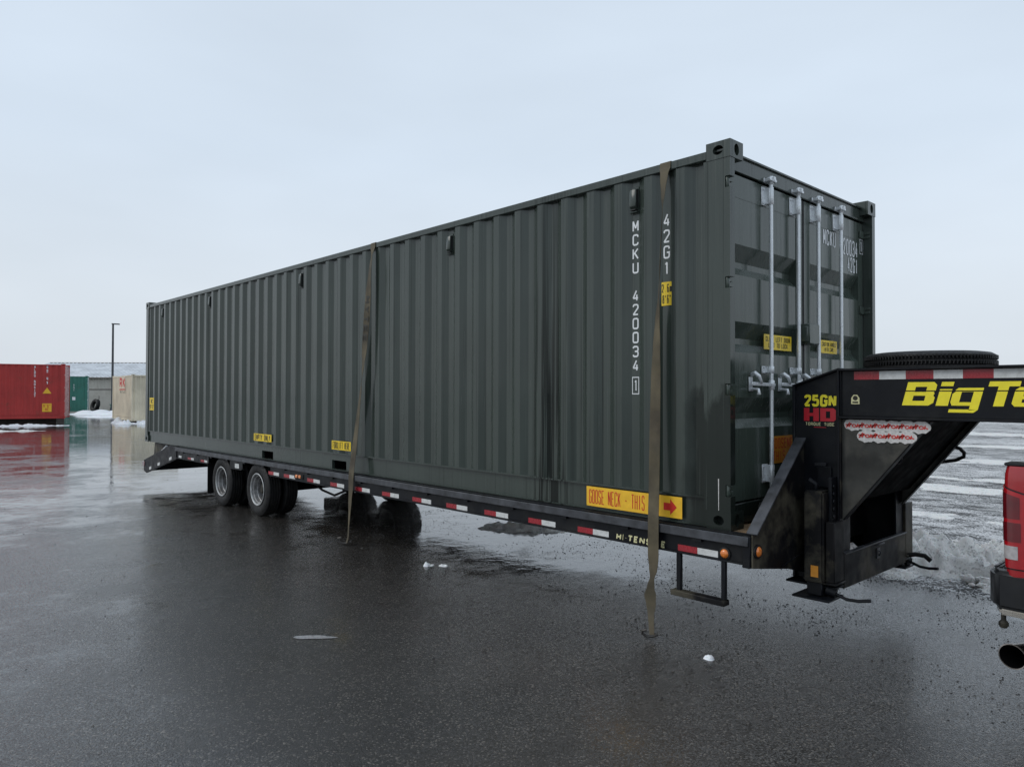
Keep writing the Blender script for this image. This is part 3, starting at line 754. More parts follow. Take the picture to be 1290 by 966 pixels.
# ------------------------------------------------------------------ background containers
def simple_doors(t, Hh, mat):
    for (y0, y1) in ((.064, 1.205), (1.233, 2.374)):
        dl = door_leaf(t, y0, y1, Hh, mat)
        for ry in ((y0+.35, y1-.2)):
            MB().tube([(-.036, ry, .08), (-.036, ry, Hh-.1)], .017, 8).build('lock_rod', 'galv', dl)
rc = container('shipping_container', 'long rusty red container with white vertical lettering, raised on blocks', 12.192, 2.896, M['red'])
simple_doors(rc, 2.896, M['red'])
letter('A\nL\nD\nU\n \n5\n0\n4\n1\n3\n7', (-1.364, .047, 1.95), .085, 1.65, 'inkwhite', rc, tk=.34)
letter('4\n5\n \nR\n1', (-.81, .047, 2.30), .16, 1.0, 'inkwhite', rc, tk=.34)
tri = MB(); tri.add([(-1.01, .008, 1.32), (-.61, .008, 1.32), (-.81, .008, 1.64)], [(0, 1, 2)]); tri.build('warning_triangle', 'signyellow', rc, smooth=0)
hl = plate('height_label', 'signyellow', rc, (-.81, .008, .58), .42, .44)
letter('9\'6"\nHC', (-.81, .0065, .58), .34, .34, 'signred', hl, tk=.3)
rc.rotation_euler.z = R(73); rc.location = (-42.15, 4.82, .33)
tc_ = container('shipping_container', 'teal green container partly behind the red container', 12.192, 2.896, M['teal'])
simple_doors(tc_, 2.896, M['teal'])
letter('S\nE\nA\nC\nO\n \n4\n1\n7', (-1.75, .009, 1.75), .10, 1.8, 'inkwhite', tc_, bold=.02, align='CENTER')
letter('4\n5\n1', (-.98, .009, 1.95), .09, .6, 'inkwhite', tc_, bold=.02, align='CENTER')
plate('tare_label', 'inkwhite', tc_, (-.98, .009, 1.05), .22, .26)
tc_.rotation_euler.z = R(75); tc_.location = (-65.1, 11.15, .19)
bc = container('shipping_container', 'short beige container with a small red sign at its top corner', 6.058, 2.591, M['beige'])
BX = (Vector((-1, 0, 0)), Vector((0, 0, 1)))
sg = plate('sign', 'beige', bc, (-3.2, 2.43, 2.02), 1.9, .95, BX)
letter('RK', (-3.2, 2.4315, 2.14), 1.7, .62, 'signred', sg, BX, tk=.36)
MB().box(-4.1, -2.3, 2.4302, 2.4325, 1.72, 1.79).build('sign_line', 'signred', sg)
letter('RENTALS', (-3.2, 2.4315, 1.62), 1.5, .12, 'inkblack', sg, BX, tk=.3)
_a = R(174.5)
bc.rotation_euler.z = _a
bc.location = (-41.45 - (-6.058*math.cos(_a) - 2.438*math.sin(_a)), 7.9 - (-6.058*math.sin(_a) + 2.438*math.cos(_a)), .14)
def blocks(c, pts, h, lab, grp):
    m = c.rotation_euler.to_matrix()
    for x_, y_ in pts:
        p = m @ Vector((x_, y_, 0)) + Vector((c.location.x, c.location.y, 0))
        o = MB().box(-.16, .16, -.13, .13, 0, h).build('support_block', 'block', bevel=.01)
        o.location = (p.x, p.y, 0); o.rotation_euler.z = c.rotation_euler.z
        tag(o, lab, 'support block', grp)
blocks(rc, [(-.2, .16)], .33, 'dark support block under the right front corner of the red container', None)
sb = MB().box(-11.6, -.5, 1.05, 1.35, 0, .325).build('shade_bar', 'block')  # added dark bar, fills the gap under the container with shade
sb.location = (-42.15, 4.82, 0); sb.rotation_euler.z = R(73); tag(sb, 'added dark bar standing in for the shade under the red container', 'shade bar')
blocks(bc, [(-5.2, 2.2)], .14, 'low dark timber block under the beige container nearest its lit corner', None)
blocks(bc, [(-3.0, 2.2)], .14, 'low dark timber block under the middle of the beige container side', None)
blocks(bc, [(-.5, 2.2)], .14, 'low dark timber block under the far left end of the beige container', None)
blocks(tc_, [(-.2, .2)], .19, 'low dark block under the right corner of the teal container', None)

# ------------------------------------------------------------------ metal shed, lamp, big tyre
sh = thing('metal_shed', 'long low tan metal building with a snowy ribbed roof behind the containers', 'building')
pr = []
xx = -11.0
while xx < 11.0:
    pr += [(xx, 0), (xx+.20, 0), (xx+.23, -.035), (xx+.29, -.035), (xx+.32, 0)]; xx += .32
MB().sheet(pr, 'z', 0, 3.15).build('wall', 'cladding', sh, smooth=0)
MB().box(-11, 11, 14, 14.1, 0, 3.15).prism([(.0, 0), (14, 0), (14, 3.15), (7, 4.65), (0, 3.15)], 'x', -11.1, -11).prism([(.0, 0), (14, 0), (14, 3.15), (7, 4.65), (0, 3.15)], 'x', 11.04, 11.14).build('wall', 'cladding', sh)
rf = MB().prism([(-.25, 3.12), (7, 4.70), (14.25, 3.12), (14.25, 3.18), (7, 4.78), (-.25, 3.18)], 'x', -11.3, 11.3).build('roof', 'roofing', sh)
rb = MB()
xx = -11.2
while xx < 11.2:
    rb.prism([(xx, 0), (xx+.10, 0), (xx+.08, .06), (xx+.02, .06)], 'y', 0, 1)
    xx += .40
rb.v = [Vector((p.x, -.27 + p.y*7.27, 3.178 + p.y*1.60 + p.z)) for p in rb.v]
rb.build('roof_rib', 'roofing', rf)
MB().box(-11.3, 11.3, -.30, -.262, 3.06, 3.175).build('eaves_trim', 'trim', sh)
MB().box(-11.2, 11.2, 6.9, 7.1, 4.76, 4.84).build('ridge_cap', 'trim', sh)
MB().box(-3.4, -1.02, -.07, -.04, .0, 2.0).build('sliding_door', 'cladding', sh)
MB().box(-3.5, -.9, -.10, -.038, 2.0, 2.10).box(-1.02, -.94, -.09, -.038, 0, 2.0).build('door_track', 'trim', sh)
sh.rotation_euler.z = R(47); sh.location = (-71.8, 15.6, -.02)

lp = thing('lamp_post', 'tall dark lamp post with one flat lamp head above the beige container', 'street lamp', (-63.6, 12.6, 0))
MB().tube([(-63.6, 12.6, 0), (-63.6, 12.6, 7.36)], [.10, .075], 10).build('pole', 'polegrey', lp)
MB().box(-63.75, -63.45, 12.45, 12.75, 0, .5).build('base', 'polegrey', lp, .02)
MB().bar((-63.66, 12.54, 7.36), (-63.25, 12.98, 7.33), .22, .09).build('lamp_head', 'polegrey', lp, .02)

def tyre_mesh(mb, c, ro, ri, wd, axis='y', n=40, tread=True):
    h = wd/2; k = .05*ro/.36
    prof = [(ri, -h*.72), (ri+.02, -h*.86), (ri+(ro-ri)*.55, -h), (ro-k*.6, -h*.93), (ro-.004, -h*.76)]
    g = [-.52, -.17, .17, .52] if tread else []
    for q in g: prof += [(ro, h*q-.012), (ro-.012, h*q-.006), (ro-.012, h*q+.006), (ro, h*q+.012)]
    prof += [(ro-.004, h*.76), (ro-k*.6, h*.93), (ri+(ro-ri)*.55, h), (ri+.02, h*.86), (ri, h*.72)]
    mb.lathe(prof, c, n, axis)
    return mb
bt = thing('big_tyre', 'large worn black tyre leaning against the tan metal shed', 'tyre')
tyre_mesh(MB(), (0, 0, .58), .58, .33, .34).build('tread', 'rubber', bt)
MB().lathe([(.33, -.12), (.30, -.10), (.30, .10), (.33, .12)], (0, 0, .58), 32).build('bead', 'rubber', bt)
bt.location = (-71.5, 13.1, .02); bt.rotation_euler = (R(-14), R(0), R(14))
mp = thing('marker_post', 'thin brown marker post in front of the tan metal shed', 'post', (-72.0, 13.65, 0))
MB().tube([(-72.0, 13.65, 0), (-72.0, 13.65, 1.45)], .035, 8).build('post', 'trim', mp)
ub = thing('utility_box', 'small green utility box beside the shed door', 'utility box', (-69.9, 14.3, 0))
MB().box(-70.1, -69.7, 14.1, 14.5, 0, .62).build('cabinet', 'teal', ub, .02)
MB().prism([(14.06, .62), (14.54, .62), (14.54, .66), (14.06, .70)], 'x', -70.14, -69.66).build('lid', 'teal', ub)

# ------------------------------------------------------------------ gooseneck trailer
tr = thing('gooseneck_trailer', 'black gooseneck flatbed trailer carrying the dark green container', 'trailer', (-4.5, 1.219, 0))
YC = 1.219
def mir(f):                      # near side then far side
    for s_ in (-1, 1): f(s_, lambda y: YC + s_*(YC - y) if s_ > 0 else y)
XF = .183; XK = -10.28
# deck boards
nb = 16; bw = (2.40)/nb
db = MB().box(XK-4.5+4.5, XF-.06, -bw/2+.003, bw/2-.003, .738, .772).build('deck_board', 'wood', tr)
for k in range(nb):
    o = db if k == 0 else db.copy()
    if k: COL.objects.link(o)
    o.parent = tr; o.location = (0, .02+bw*(k+.5), 0)
# long beams, cross members
mb = MB()
for y_ in (.70, 1.738):
    mb.box(XK, XF-.06, y_-.007, y_+.007, .46, .73).box(XK, XF-.06, y_-.07, y_+.07, .445, .46).box(XK, XF-.06, y_-.07, y_+.07, .722, .734)
mb.build('main_beam', 'shade_black', tr)
mb = MB(); x_ = XK+.2
while x_ < XF-.2:
    mb.box(x_, x_+.05, -.04, 2.478, .66, .72); x_ += .405
mb.build('cross_member', 'shade_black', tr)
# side rails
def siderail(s_, Yf):
    r = MB()
    def bx(x0, x1, a, b, z0, z1): r.box(x0, x1, *sorted((Yf(a), Yf(b))), z0, z1)
    for x0, x1 in ((-6.72, XF-.012), (-8.06, -7.62), (XK, -8.88)):
        bx(x0, x1, -.062, -.050, .600, .768); bx(x0, x1, -.080, -.02, .588, .600)
    bx(-8.88, -8.06, -.062, -.050, .70, .768); bx(-7.62, -6.72, -.062, -.050, .70, .768)
    bx(XK, XF-.012, -.062, .018, .768, .775)
    r.build('side_rail', 'black', tr, 0)
    q = MB()
    q.box(XK, XF-.006, *sorted((Yf(-.098), Yf(-.086))), .712, .772)
    q.build('rub_rail', 'worn', tr, .003)
    p = MB(); x_ = -10.0
    while x_ < .1:
        p.box(x_, x_+.07, *sorted((Yf(-.086), Yf(-.062))), .69, .770); x_ += .61
    p.build('stake_pocket', 'black', tr)
mir(siderail)
# front beam, gussets
MB().box(XF-.055, XF, -.082, 2.52, .572, .776).build('front_beam', 'black', tr, .004)
def gus(s_, Yf):
    g = MB(); pts = [(-.07, .575), (-.07, .785), (.585, 1.352), (.632, 1.352), (.632, .44), (.40, .50)]
    g.prism([(Yf(a), b) for a, b in pts], 'x', XF+.002, XF+.014)
    g.build('gusset', 'dirty', tr)
    f = MB(); a = (-.075, .790); b = (.60, 1.372)
    f.bar((XF+.008, Yf(a[0]), a[1]), (XF+.008, Yf(b[0]), b[1]), .075, .012)
    f.build('gusset_flange', 'worn', tr, .002)
mir(gus)
# risers, neck beams, knee braces
def riser(s_, Yf):
    r = MB(); y0, y1 = Yf(.652), Yf(.665)
    r.prism([(.135, .40), (.43, .40), (.43, 1.835), (.135, 1.733)], 'y', *sorted((y0, y1)))
    for x0, x1, zt in ((.118, .135, 1.737), (.43, .444, 1.842)):
        r.box(x0, x1, *sorted((Yf(.622), Yf(.80))), .40, zt)
    r.bar((.118, Yf(.71), 1.733), (.444, Yf(.71), 1.846), .178, .014)
    r.box(.118, .46, *sorted((Yf(.52), Yf(.80))), .385, .40)
    r.build('riser', 'black', tr, .003)
    c = MB(); c.box(.405, .462, *sorted((Yf(.50), Yf(.652))), .43, .83).box(.39, .475, *sorted((Yf(.49), Yf(.655))), .415, .43)
    c.build('lower_post', 'dirty', tr, .004)
    n = MB(); XE = 3.35
    n.box(.445, XE, *sorted((Yf(.655), Yf(.667))), 1.530, 1.832)
    n.box(.445, XE, *sorted((Yf(.615), Yf(.72))), 1.832, 1.846)
    n.box(.445, XE, *sorted((Yf(.615), Yf(.72))), 1.514, 1.530)
    n.build('neck_beam', 'black', tr, .002)
    k = MB(); k.prism([(.446, 1.512), (.99, 1.512), (.455, .84), (.446, .84)], 'y', *sorted((Yf(.660), Yf(.668))))
    k.build('knee_brace', 'dusty', tr)
    kf = MB(); kf.bar((.99, Yf(.69), 1.506), (.455, Yf(.69), .832), .055, .009)
    kf.box(.446, .452, *sorted((Yf(.628), Yf(.655))), .84, 1.51)
    kf.build('brace_flange', 'dirty', tr)
mir(riser)
MB().bar((.93, YC, 1.50), (.50, YC, .955), 1.06, .008).build('diagonal_plate', 'shade_black', tr)
MB().box(.14, .15, .66, 1.78, .40, 1.60).build('back_plate', 'shade_black', tr)
MB().box(.445, 3.35, 1.00, 1.438, 1.74, 1.752).build('neck_deck', 'black', tr)
mb = MB()
for x_ in (1.3, 1.9, 2.5, 3.1): mb.box(x_, x_+.08, .67, 1.768, 1.56, 1.70)
mb.build('neck_cross_member', 'shade_black', tr)
MB().tube([(.30, .67, 1.66), (.30, 1.768, 1.66)], .06, 16).build('torque_tube', 'shade_black', tr)
cp = MB(); cp.box(2.60, 2.76, YC-.08, YC+.08, 1.0, 1.62).tube([(2.68, YC, .98), (2.68, YC, 1.02)], .10, 16).tube([(2.68, YC, .84), (2.68, YC, .99)], .06, 16)
cp.build('coupler', 'shade_black', tr, .006)
rg = MB(); cpt = Vector((.735, .86, 1.245)); pts = []
for k in range(13):
    a = 2*math.pi*k/12; pts.append(cpt + Vector((.02*math.cos(a)*.6, .045*math.cos(a)*.6, .03*math.sin(a))))
rg.tube(pts, .004, 6).build('lashing_ring', 'worn', tr)
wb = 0
for pts in ([(.447, .650, .86), (.447, .650, 1.51)], [(.447, .652, 1.512), (.985, .654, 1.512)], [(.197, .648, .585), (.197, .30, .530)], [(.133, .648, .46), (.133, .648, 1.70)], [(.446, .649, 1.535), (.446, .649, 1.83)]):
    a_, b_ = Vector(pts[0]), Vector(pts[1]); n_ = max(2, int((b_-a_).length/.018)); q_ = [a_.lerp(b_, i/n_) for i in range(n_+1)]
    MB().tube(q_, [.0045+.0022*rnd.random() for _ in q_], 6).build('weld_bead', 'black', tr, smooth=80)
# tool tray between the risers
tt = MB(); tt.box(.452, .462, .655, 1.785, .372, .600).box(.16, .452, .655, 1.785, .372, .384).box(.16, .452, .655, .665, .384, .60).box(.16, .452, 1.775, 1.785, .384, .60)
tb = tt.build('tool_tray', 'dirty', tr, .003)
MB().box(.440, .474, .652, 1.788, .600, .612).build('tray_lip', 'worn', tb, .003)
MB().box(.4625, .470, 1.20, 1.26, .49, .565).tube([(.470, 1.17, .592), (.482, 1.19, .595), (.484, 1.29, .597), (.472, 1.31, .594)], .007, 6).tube([(.472, 1.23, .545), (.484, 1.23, .535), (.472, 1.23, .51)], .006, 6).build('latch', 'worn', tb, .002)
# landing jacks
def jack(s_, Yf):
    jx, jy = .335, .535
    root = MB(); hw = .066
    root.box(jx-hw, jx+hw, *sorted((Yf(jy-hw), Yf(jy+hw))), .425, 1.03)
    root.box(jx-hw-.006, jx+hw+.006, *sorted((Yf(jy-hw-.006), Yf(jy+hw+.006))), .425, .455)
    jk = root.build('landing_jack', 'dirty', tr, .012, 2)
    MB().box(jx-.052, jx+.052, *sorted((Yf(jy-.052), Yf(jy+.052))), .335, .425).build('jack_leg', 'black', jk, .006)
    MB().box(jx-.125, jx+.125, *sorted((Yf(jy-.115), Yf(jy+.115))), .318, .333).build('foot_plate', 'black', jk, .003)
    g = MB()
    g.tube([(jx+.06, Yf(jy), .375), (jx+.12, Yf(jy+.01), .36)], .035, 10)
    g.tube([(jx+.12, Yf(jy), .36), (jx+.19, Yf(jy+.005), .335), (jx+.26, Yf(jy+.02), .335), (jx+.33, Yf(jy+.04), .348)], .011, 8)
    g.build('release_lever', 'black', jk)
    p = MB()
    p.box(jx+.068, jx+.090, *sorted((Yf(jy+.01), Yf(.66))), .72, 1.12)
    for k in range(7):
        z_ = .76+.05*k; p.tube([(jx+.090, Yf(jy+.04), z_), (jx+.100, Yf(jy+.04), z_)], .016, 8)
    p.box(jx-.05, jx+.05, *sorted((Yf(jy+.066), Yf(.652))), .60, .64).box(jx-.05, jx+.05, *sorted((Yf(jy+.066), Yf(.652))), .92, .96)
    p.tube([(jx-.01, Yf(jy), 1.03), (jx-.01, Yf(jy), 1.07), (jx-.05, Yf(jy-.02), 1.10)], .018, 8)
    p.box(jx-.03, jx+.05, *sorted((Yf(jy+.02), Yf(jy+.05))), 1.19, 1.215)
    p.box(jx-.045, jx+.05, *sorted((Yf(jy+.10), Yf(.652))), 1.04, 1.18)
    p.build('jack_bracket', 'black', jk, .003)
    if s_ < 0:
        pl = plate('jack_label', 'orange', jk, (jx+.012, jy-hw-.0085, .50), .05, .075)
        pl.location.x += .0
mir(jack)
# hoses
MB().tube([(.80, 1.80, 1.285), (.835, 1.80, 1.275), (.86, 1.81, 1.245), (.855, 1.82, 1.215), (.80, 1.82, 1.185), (.70, 1.82, 1.165), (.60, 1.80, 1.15)], .014, 8).build('hose', 'rubber', tr)
MB().tube([(.45, 1.83, .42), (.51, 1.85, .435), (.57, 1.87, .43), (.61, 1.88, .395)], .018, 8).build('hose', 'rubber', tr)
# step
MB().box(-.372, -.338, -.075, -.045, .335, .588).build('step_bracket', 'black', tr, .003)
stp = MB().box(-.028, .002, -.075, -.045, .335, .588).build('step_bracket', 'black', tr, .003)
MB().box(-.405, .008, -.10, -.03, .30, .336).build('tread', 'dirty', stp, .004)
# reflective tape (x0 white start etc. in metres along the rail)
def tape(x0, x1, mat, z0=.603, z1=.645, y=-.0635, sub=tr):
    return MB().box(x0, x1, y-.0015, y, z0, z1).build('reflector_tape', mat, sub, smooth=0)
for xc in (-.21, -1.13, -1.68, -2.24, -2.79, -3.34, -3.89, -4.44, -4.98, -5.54, -6.17, -6.62):
    tape(xc-.155, xc, 'tape_red'); tape(xc, xc+.155, 'tape_white')
tape(-7.875, -7.735, 'tape_white', .605, .668)
for xc in (-9.05, -9.62): tape(xc-.15, xc, 'tape_red', .603, .636); tape(xc, xc+.12, 'tape_white', .603, .636)
tape(-10.19, -10.06, 'tape_white', .603, .640)
for k in range(7):
    x0 = .533+.160*k
    tape(x0, x0+.160, 'tape_red' if k % 2 == 0 else 'tape_white', 1.772, 1.826, .6535)
for k in range(7, 16):
    x0 = .533+.160*k
    tape(x0, x0+.160, 'tape_red' if k % 2 == 0 else 'tape_white', 1.772, 1.826, .6535)
def marker(c, axis, r=.03):
    m = MB(); s_ = -1 if axis == 'y' else 1
    m.lathe([(r*1.35, 0), (r*1.35, s_*.010), (r, s_*.014)], c, 16, axis)
    b = m.build('marker_light', 'rubber', tr)
    MB().lathe([(r, s_*.012), (r*.8, s_*.022), (r*.4, s_*.027), (.0005, s_*.028)], c, 16, axis).build('lens', 'amber', b)
marker((-.002, -.063, .640), 'y', .030)
marker((XF+.015, -.022, .677), 'x', .034)
m_ = MB().box(-6.03, -5.80, -.072, -.0625, .615, .675).build('marker_light', 'rubber', tr, .004)
for x0 in (-5.99, -5.905): MB().box(x0, x0+.06, -.082, -.0725, .625, .665).build('lens', 'amber', m_, .006)
# lettering on the trailer
def word(items, y, mat, shear=0, bold=.03, name='lettering'):
    for ch, u0, u1, v0, v1 in items: pass
    mb_parts = [(ch, (u0, u1, v0, v1)) for ch, u0, u1, v0, v1 in items]
    return letter([a for a, _ in mb_parts], (0, y, 0), 1, 1, mat, tr, tk=bold, shear=shear, per=[b for _, b in mb_parts], name=name)
blockword([('B', .829, 1.005, 1.606, 1.752), ('i', 1.022, 1.090, 1.606, 1.752), ('g', 1.098, 1.255, 1.566, 1.715), ('T', 1.275, 1.432, 1.606, 1.752), ('e', 1.415, 1.56, 1.606, 1.718), ('x', 1.57, 1.72, 1.606, 1.718)], .6538, 'decal', tr, .26)
MB().box(.80, 1.80, .6526, .6534, 1.694, 1.700).build('decal_line', 'black', tr, smooth=0)
word([('H', -.906, -.862, .600, .647), ('I', -.852, -.838, .600, .647), ('-', -.826, -.806, .619, .625), ('T', -.800, -.756, .600, .647), ('E', -.745, -.708, .600, .647),
      ('N', -.695, -.648, .600, .647), ('S', -.635, -.595, .600, .647), ('I', -.583, -.569, .600, .647), ('L', -.556, -.520, .600, .647), ('E', -.508, -.472, .600, .647)], -.0632, 'cream', .12, .34)
word([('2', .190, .240, 1.590, 1.672), ('5', .246, .296, 1.590, 1.672), ('G', .302, .355, 1.590, 1.672), ('N', .361, .414, 1.590, 1.672)], .6502, 'decal', .04, .34)
blockword([('H', .190, .296, 1.490, 1.580), ('D', .305, .412, 1.490, 1.580)], .6502, 'decalred', tr)
letter('TORQUE TUBE', (.302, .6502, 1.470), .20, .022, 'cream', tr, bold=.01)
MB().box(.26, .345, .6495, .6505, 1.446, 1.450).build('decal_line', 'decalred', tr, smooth=0)
lg = MB(); lg.prism([(.515, 1.612), (.565, 1.612), (.565, 1.648), (.552, 1.668), (.528, 1.668), (.515, 1.648)], 'z', 0, 1)
lg = MB(); lg.add([(u, .6535, v) for u, v in ((.513, 1.610), (.567, 1.610), (.567, 1.650), (.552, 1.672), (.528, 1.672), (.513, 1.650))], [tuple(range(6))])
lgo = lg.build('logo_sticker', 'cream', tr, smooth=0)
lg = MB(); lg.add([(.54+.016*math.cos(a*math.pi/6), .6525, 1.650+.016*math.sin(a*math.pi/6)) for a in range(12)], [tuple(range(12))]); lg.box(.522, .558, .652, .6528, 1.617, 1.627)
lg.build('logo_print', 'inkblack', lgo, smooth=0)
# dealer sticker: two rows of overlapping white labels with red script
sp = MB(); rows = [(1.470, .475, 6, .082), (1.405, .560, 4, .082)]
for zc, x0, n_, dx in rows:
    for k in range(n_):
        cx_ = x0 + .05 + dx*k; cz_ = zc + rnd.uniform(-.006, .006)
        sp.add([(cx_+.062*math.cos(a*math.pi/9), .6575-.0004*k-(.003 if zc < 1.44 else 0), cz_+(.040+.004*math.sin(3*a))*math.sin(a*math.pi/9)) for a in range(18)], [tuple(range(18))])
spo = sp.build('dealer_sticker', 'stickerwhite', tr, smooth=0)
sq = MB()
for zc, x0, n_, dx in rows:
    yy = .6535 if zc > 1.44 else .6505
    for k in range(n_):
        cx_ = x0 + .05 + dx*k
        for (u, v, a, b) in ((-.034, .0, .009, .007), (.006, -.003, .015, .012)):
            ring = [(cx_+u+a*math.cos(t*math.pi/7), zc+v+b*math.sin(t*math.pi/7)) for t in range(14)]
            rin = [(cx_+u+a*.55*math.cos(t*math.pi/7), zc+v+b*.5*math.sin(t*math.pi/7)) for t in range(14)]
            sq.add([(p[0], yy, p[1]) for p in ring+rin], [(i, (i+1) % 14, (i+1) % 14+14, i+14) for i in range(14)])
        for (u0, v0, u1, v1) in ((-.046, -.016, -.022, .018), (-.028, -.014, -.014, .014), (-.05, .002, -.008, .006), (.022, -.014, .030, .010), (.028, -.004, .044, -.010)):
            d_ = Vector((u1-u0, v1-v0)).normalized(); q_ = Vector((-d_.y, d_.x))*.0035
            sq.add([(cx_+u0+q_.x, yy, zc+v0+q_.y), (cx_+u0-q_.x, yy, zc+v0-q_.y), (cx_+u1-q_.x, yy, zc+v1-q_.y), (cx_+u1+q_.x, yy, zc+v1+q_.y)], [(0, 1, 2, 3)])
sq.build('sticker_print', 'signred', spo, smooth=0)
# axles, springs, wheels
WX = (-7.17, -8.42); RT = .362
for wx in WX:
    MB().tube([(wx, .30, RT), (wx, 2.14, RT)], .065, 14).build('axle', 'shade_black', tr)
sp_ = MB()
for y_ in (.62, 1.82):
    for wx in WX:
        for k in range(4):
            L_ = .52-.09*k
            pts = [(wx-L_, y_, .54-.05*k+.0), (wx, y_, .43-.018*k), (wx+L_, y_, .54-.05*k)]
            sp_.bar(pts[0], pts[1], .07, .014).bar(pts[1], pts[2], .07, .014)
    for x_ in (WX[0]+.55, (WX[0]+WX[1])/2, WX[1]-.55): sp_.box(x_-.06, x_+.06, y_-.05, y_+.05, .42, .70)
sp_.build('suspension', 'shade_black', tr)
MB().tube([(-6.5, .42, .50), (-6.25, .44, .40), (-5.95, .45, .36), (-5.7, .6, .48)], .016, 8).build('hose', 'rubber', tr)
def dual(wx, yo, s_):
    """outer tyre face at y = yo; s_ = +1 looks to -y"""
    made = []
    for k, off in enumerate((.10, .345)):
        yc = yo + s_*off
        t_ = MB(); tyre_mesh(t_, (wx, yc, RT), RT, .212, .205, n=48)
        wh = t_.build('wheel', 'rubber', tr, loc=None)
        rm = MB(); d = (-1 if k == 0 else 1)*s_
        # dish: lip, barrel, disc (deep for the outer wheel)
        pr_ = [(.200, d*.086), (.196, d*.070), (.178, d*.062), (.174, d*.020), (.166, d*.012), (.162, d*-.050), (.150, d*-.062), (.120, d*-.066), (.112, d*-.050), (.080, d*-.048), (.078, d*-.02), (.0005, d*-.02)]
        rm.lathe(pr_, (wx, yc, RT), 40)
        lp_ = MB(); lp_.lathe([(.217, d*.088), (.222, d*.096), (.213, d*.1005), (.203, d*.095), (.1995, d*.086)], (wx, yc, RT), 40)
        lp_.build('rim_lip', 'rimlip', wh)
        if k == 0:
            for q in range(8):
                a = q*math.pi/4+.2
                rm.tube([(wx+.100*math.cos(a), yc+d*-.045, RT+.100*math.sin(a)), (wx+.100*math.cos(a), yc+d*-.020, RT+.100*math.sin(a))], .012, 6)
        rm.lathe([(.212, d*-.099), (.222, d*-.096), (.20, d*-.08), (.182, d*-.035)], (wx, yc, RT), 40)
        rm.build('rim', 'rim', wh)
        if k == 0:
            hb = MB(); hb.lathe([(.070, d*-.03), (.066, d*.015), (.045, d*.035), (.0005, d*.037)], (wx, yc, RT), 20)
            hb.build('hub', 'dirty', wh)
for wx in WX:
    dual(wx, -.05, 1); dual(wx, 2.488, -1)
for y0, y1 in ((-.05, .50), (1.94, 2.488)):
    f_ = MB(); f_.box(-8.955, -8.945, y0, y1, .13, .62); f_.build('mud_flap', 'flap', tr)
    f_ = MB(); f_.box(-8.96, -8.93, y0, y1, .60, .65); f_.build('flap_bar', 'shade_black', tr)
# dovetail, ramps, rear bumper
def dove(s_, Yf):
    d = MB()
    d.prism([(XK, .775), (XK, .572), (-11.86, .215), (-12.0, .25), (-12.0, .445), (-10.62, .775)], 'y', *sorted((Yf(-.075), Yf(-.045))))
    d.build('dovetail_rail', 'black', tr, .003)
    q = MB()
    q.prism([(-10.5, .772), (-11.86, .455), (-11.86, .49), (-11.80, .765)], 'y', *sorted((Yf(.05), Yf(.85))))
    rp = q.build('ramp', 'dirty', tr, .006)
    r2 = MB()
    for k in range(6): r2.box(-11.7+.2*k, -11.66+.2*k, *sorted((Yf(.04), Yf(.86))), .765, .772)
    r2.build('ramp_slat', 'black', rp)
    MB().tube([(-11.36, Yf(-.02), .585), (-10.93, Yf(-.02), .752)], .014, 8).build('ramp_spring', 'galv', tr)
mir(dove)
MB().bar((XK, YC, .70), (-11.95, YC, .36), 2.50, .05).build('dovetail_deck', 'shade_black', tr)
MB().box(-12.06, -11.96, -.06, 2.498, .24, .43).build('rear_bumper', 'black', tr, .006)
for yy in (-.02, 2.33):
    MB().box(-12.085, -12.06, yy, yy+.13, .29, .39).build('tail_light', 'redlens', tr, .006)
MB().box(-12.05, -11.93, -.088, -.076, .33, .42).build('side_light', 'darkredlens', tr, .004)
for xa in (-10.565, -11.166, -11.63):
    zz = .572 + (xa-XK)*.226+.030
    p_ = MB(); p_.add([(xa-.06, -.0762, zz-.060*.226+.0), (xa+.06, -.0762, zz+.06*.226), (xa+.06, -.0762, zz+.06*.226+.05), (xa-.06, -.0762, zz-.06*.226+.05)], [(0, 1, 2, 3)])
    p_.build('reflector_tape', 'tape_white', tr, smooth=0)

# ------------------------------------------------------------------ spare tyre on the neck
sp = thing('spare_tyre', 'spare tyre lying flat on top of the trailer neck', 'tyre', (.81, YC, 1.755))
tyre_mesh(MB(), (.81, YC, 1.860), .400, .215, .205, 'z', 56).build('tread', 'rubber', sp)
MB().lathe([(.218, -.085), (.222, -.094), (.20, -.085), (.182, -.04), (.12, -.05), (.0005, -.05)], (.81, YC, 1.860), 36, 'z').build('rim', 'rim', sp)
trd = MB()
for k in range(110):
    a = 2*math.pi*k/110
    for z0, z1, da in ((-.074, -.050, .012), (-.038, -.012, -.012), (.012, .038, .012), (.050, .074, -.012)):
        c_, s_ = math.cos(a), math.sin(a); c2, s2 = math.cos(a+da), math.sin(a+da)
        trd.bar((.81+.3985*c_, YC+.3985*s_, 1.86+z0), (.81+.3985*c2, YC+.3985*s2, 1.86+z1), .015, .007)
trd.build('tread_block', 'rubber', sp)

